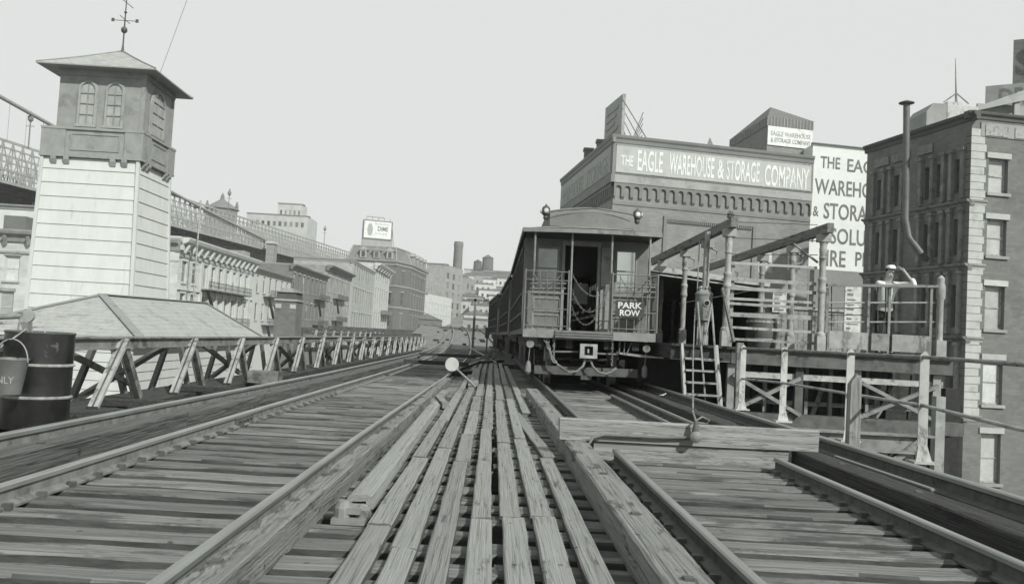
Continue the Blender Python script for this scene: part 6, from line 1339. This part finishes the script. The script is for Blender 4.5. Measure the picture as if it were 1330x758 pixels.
# billboard
blb = thing('bank_billboard', tuple(at(489, 318, 304)), 'pale framed rooftop billboard lettered DIME on the mansard building', 'billboard')
a, b = at(470, 318, 303), at(508.5, 316, 306); ztb, zbb = at(489, 286, 304).z, at(489, 311, 304).z; zb0 = zr_
u = (b - a); u.z = 0; Lb = u.length; u.normalize(); n = Vector((u.y, -u.x, 0)); P0 = Vector((a.x, a.y, 0))
slab(blb, P0, u, n, 0, Lb, zbb, ztb, -.2, .1, 'letterdk', 'frame'); slab(blb, P0, u, n, .4, Lb - .4, zbb + .45, ztb - .4, .1, .16, 'signwhite', 'poster'); slab(blb, P0, u, n, .2, Lb - .1, zb0, zbb, -.3, -.1, 'trim', 'skirt')
etxt(blb, P0, u, n, 'DIME', Lb * .5, Lb * .86, zbb + 3.0, zbb + 4.6, m='letterdk', bold=.02, k=.165)
etxt(blb, P0, u, n, 'SAVINGS BANK', Lb * .4, Lb * .9, zbb + 5.1, zbb + 5.7, m='trim', bold=.0, k=.165); etxt(blb, P0, u, n, 'OF BROOKLYN', Lb * .42, Lb * .84, zbb + 1.9, zbb + 2.4, m='trim', bold=.0, k=.165)
c_ = P0 + u * Lb * .24 + n * .17 + Vector((0, 0, (zbb + ztb) / 2)); mb = MB(); mb.face([c_ + u * (.95 * math.cos(t)) + Vector((0, 0, 2.2 * math.sin(t))) for t in [2 * math.pi * k / 20 for k in range(20)]]); mb.build('printed_oval', 'trim', blb, recalc=False)
mb = MB()
for k in range(7): p = P0 + u * (Lb * k / 6) - n * .4; mb.tube([p + Vector((0, 0, zb0)), p + Vector((0, 0, ztb - .5))], .12, n=4); mb.tube([p - n * 6 + u * 2 + Vector((0, 0, zb0)), p + Vector((0, 0, ztb - 2))], .1, n=4)
for k in range(5): p = P0 + u * (Lb * (k + .5) / 5) + n * .6; mb.tube([p + Vector((0, 0, ztb + .9)), p + Vector((0, 0, ztb + .2)) - n * .5], .08, n=4); 
mb.bar(P0 + u * Lb * .1 + n * .6 + Vector((0, 0, ztb + 1)), P0 + u * Lb * .7 + n * .6 + Vector((0, 0, ztb + 1)), .15, .2); mb.build('support_frame', 'midiron', blb)
# far buildings, generic solid volumes with openings
def far(name, label, px0, px1, ytop, Y, dep, wm, nx=0, nz=0, side=0, ww=.45, roof=None, z0=None, cat='building', sn=0):
    a, b = at(px0, 400, Y), at(px1, 400, Y); z1 = at((px0 + px1) / 2, ytop, Y).z; z0 = GZ if z0 is None else z0
    xb = b.x + side; pts = [(a.x, Y), (b.x, Y), (xb, Y + dep), (a.x + side - .01, Y + dep)]
    L = b.x - a.x; fc = {}
    hz = (z1 - 3) ; fl_ = 4.4
    if nx: fc[0] = dict(wins=[(q0, q1, c, d) for (q0, q1, c, d) in grid(L * .04, L * .96, nx, L / nx * ww, z1 - 1.8 - fl_ * nz, fl_, nz, 2.6)], style=dict(pane=('glassdk', 'glassmid'), frame='column', bars=0, fw=.12))
    if sn: 
        Ls = (Vector(pts[1]) - Vector(pts[2])).length; fc[1] = dict(wins=grid(1, Ls - 1, sn, Ls / sn * .4, z1 - 1.8 - fl_ * nz, fl_, nz, 2.8), style=dict(pane=('glassdk', 'glassmid'), frame='column', bars=0, fw=.14))
    t, inf = block(name, label, pts, z1, wm, z0=z0, faces=fc, cat=cat); P0, u, n = inf[0]; cornice(t, P0, u, n, -.1, L + .1, z1 + .2, 'stonemid', .7, .5); cornice(t, *inf[1], 0, 5, z1 + .2, 'stonemid', .7, .5)
    return t
far('low_white_building', 'low white building with two rows of windows right of the mansard building', 549, 549.6, 380, 350, 44, 'stonelt', side=9, nz=3, sn=9)
far('blank_wall_building', 'tall building with blank grey party wall and pale ornate street front', 551, 575, 342, 396, 30, 'stonemid', side=7, sn=3, nz=5)
far('narrow_grey_building', 'narrow plain grey building beside the brick smokestack', 585, 603, 358, 440, 25, 'stonemid', nx=0, side=4, sn=2, nz=4)
far('pale_corner_building', 'pale three-window building right of the brick smokestack', 596, 612, 381, 445, 18, 'stonelt', nx=3, nz=3, side=4, sn=2)
far('low_long_building', 'low pale long building at the end of the street', 605, 665, 398, 470, 20, 'stonelt', nx=12, nz=2)
far('flat_grey_building', 'mid grey flat-roofed building above the low long building', 612, 634, 377, 500, 20, 'stonemid', nx=4, nz=1)
far('dark_flat_building', 'darker flat-roofed block on the heights left of the train', 632, 664, 372, 540, 20, 'brickmid', nx=5, nz=2)
far('stepped_terrace', 'pale terraced houses on the slope below the water tanks', 596, 640, 357, 600, 22, 'stonemid', nx=9, nz=1, z0=15)
far('upper_terrace', 'pale long row of houses cresting the far heights', 600, 668, 351, 650, 20, 'farwall', nx=14, nz=1, z0=20)
far('ridge_house', 'small white house on the ridge under the water tanks', 614, 631, 347, 640, 15, 'clap', nx=4, nz=1, z0=30)
ch = thing('smokestack', tuple(at(596, 430, 455)), 'tall round brick smokestack rising above the street row', 'smokestack')
ch.location.z = GZ; ORI[ch.name] = Vector(ch.location)
q = at(596, 314, 455); MB().lathe((q.x, 455, 0), [(3.0, GZ), (2.25, q.z - 3), (2.5, q.z - 2.2), (2.5, q.z - 1.2), (2.3, q.z - 1), (2.3, q.z), (1.8, q.z)], n=20).build('shaft', 'brickmid', ch, smooth=30)
for (px, yt, yb, rw, lb) in ((620, 340, 350, 5.5, 'smaller left rooftop water tank on the far heights'), (633, 335, 350, 7.5, 'larger right rooftop water tank on the far heights')):
    p = at(px, yb, 630); z1 = at(px, yt, 630).z; r = rw / 1150 * 630; wt = thing('water_tank', (p.x, 630, p.z - 4), lb, 'water tank')
    MB().lathe((p.x, 630, 0), [(r, p.z), (r * .93, z1), (r * 1.05, z1), (.1, z1 + r * .6)], n=16).build('tank', 'brickdark', wt); mb = MB()
    for k in range(4): a = k * 1.57 + .8; mb.bar((p.x + r * .8 * math.cos(a), 630 + r * .8 * math.sin(a), p.z - 6), (p.x + r * .8 * math.cos(a), 630 + r * .8 * math.sin(a), p.z), .5, .5)
    mb.build('leg', 'brickdark', wt)
# far scatter of houses on the heights
rr = random.Random(5)
for k in range(46):
    y = rr.uniform(330, 640); x = rr.uniform(-50, 22) / 560 * y if k > 12 else rr.uniform(-60, 75); z = hh(x, y); w_ = rr.uniform(8, 18); h_ = rr.uniform(5, 9)
    t = thing('hill_house', (x, y, z - 2), f'pale house on the far hillside, {["lowest left","low","middle","higher","upper","near the crest"][k % 6]} of its cluster', 'house', 'scattered houses on the far hillside')
    t['label'] = 'small pale house scattered on the far hillside'
    mb = MB(); wn = grid(.8, w_ - .8, max(2, int(w_ / 3)), 1.2, z + h_ - 4, 3, 1, 1.9)
    P0, u, n = wall(mb, (x, y), (x + w_, y), z - 2, z + h_, wn); wall(mb, (x + w_, y), (x + w_, y + 10), z - 2, z + h_, []); wall(mb, (x, y + 10), (x, y), z - 2, z + h_, []); mb.build('wall', rr.choice(['farwall', 'stonemid', 'stonelt', 'brickmid']), t)
    mb = MB(); 
    for q in wn: mb.face([(x + q[0], y + .2, q[2]), (x + q[1], y + .2, q[2]), (x + q[1], y + .2, q[3]), (x + q[0], y + .2, q[3])])
    mb.build('window_panes', 'glassdk', t); mb = MB(); 
    mb.prism([(-.5, 0), (w_ + .5, 0), (w_ / 2, 2.2)] if k % 3 == 0 else [(-.3, 0), (w_ + .3, 0), (w_ + .3, .6), (-.3, .6)], (x, y - .4, z + h_), (x, y + 10.4, z + h_), (1, 0, 0), (0, 0, 1)); mb.build('roof', 'roofgrey', t)
# catenary-like dark post far on deck, signal
mb = MB(); p = at(614, 448, 60); mb.box((p.x - .08, 60, .3), (p.x + .08, 60.1, 3.6)); mb.box((p.x - .6, 60, 3.4), (p.x + .5, 60.08, 3.6)); mb.build('signal_post', 'brickmid', label='far thin signal post with crossarm standing on the climbing deck', cat='signal post')
mb = MB(); p = at(632, 455, 52); mb.tube([(p.x, 50, .1), (p.x, 50, 1.5)], .05, n=6); mb.box((p.x - .12, 49.9, 1.0), (p.x + .12, 50.1, 1.6)); mb.build('switch_stand', 'iron', label='small dark switch stand between the far tracks beside the train', cat='switch stand')
# left of the tower -----------------------------------------------------------
lp = [(-60, 84), (at(36, 300, 84).x + 7, 84), (at(36, 300, 84).x + 7, 99), (-60, 99)]
zL = at(20, 300, 84).z
wL = []
uo = lambda px, Y=84: at(px, 350, Y).x + 60
wL = [(uo(6), uo(25), at(15, 365, 84).z, at(15, 332, 84).z), (uo(2), uo(21), at(12, 420, 84).z, at(12, 378, 84).z), (uo(-34), uo(-15), at(15, 365, 84).z, at(15, 332, 84).z), (uo(-36), uo(-17), at(12, 420, 84).z, at(12, 378, 84).z)]
lb_, inf = block('stone_corner_building', 'pale stone building with bracketed cornice left behind the tower', lp, zL, 'stonelt', faces={0: dict(wins=wL, style=dict(pane='glasslt', frame='stonelt', lintel='stonemid', sill='stonemid', fw=.12))})
cornice(lb_, *inf[0], -.1, 30, zL + .1, 'stonemid', 1.1, .8, brackets=14); slab(lb_, *inf[0], 0, 30, zL - 2.1, zL - 1.9, 0, .15, 'stonemid', 'string_course')
mb = MB(); a, b = at(4, 296, 86), at(34, 281, 86); mb.box((a.x, 86, zL - .2), (b.x, 89, b.z)); mb.build('roof_parapet', 'roofgrey', lb_)
t = far('white_back_building', 'whitish building with small windows under the bridge at far left', -60, 46, 266, 130, 15, 'farwall', nx=9, nz=3, ww=.35)
# beyond the bridge
far('bridge_side_warehouse', 'pale flat-topped building with long cornice rising beyond the bridge', 312, 392, 278, 470, 25, 'farwall', nx=10, nz=1, ww=.5, z0=30)
t = far('bridge_top_building', 'upper pale storey block beyond the bridge', 352, 384, 264, 480, 12, 'farwall', nx=5, nz=1, z0=50)
dm2 = thing('domed_kiosk', tuple(at(288, 262, 420)), 'small dark domed roof house standing beyond the bridge truss', 'roof house'); p = at(288, 272, 420)
mb = MB(); mb.lathe(p, [(7.5, -12), (7.5, 0), (8.5, 0), (1.2, 4.6), (.8, 6.5), (.1, 8)], n=8); mb.build('roof', 'brickmid', dm2)
mb = MB()
for s in (-1, 1): mb.lathe(p + Vector((s * 7, 0, 0)), [(.5, 0), (.9, 1.5), (.3, 4)], n=6)
mb.build('turret', 'brickmid', dm2)

# ================================================================ AIR
HZ = 0.00032
mb = MB(); mb.box((-950, -70, GZ - 1), (950, 1560, 75))
mh = bpy.data.materials.new('haze_air'); mh.use_nodes = True; t = mh.node_tree; t.nodes.clear(); o_ = t.nodes.new('ShaderNodeOutputMaterial'); pv = t.nodes.new('ShaderNodeVolumePrincipled')
pv.inputs['Color'].default_value = (.95, .97, .95, 1); pv.inputs['Density'].default_value = HZ; t.links.new(pv.outputs[0], o_.inputs['Volume'])
if HZ > 0: hz_ = mb.build('haze', mh, kind='stuff')
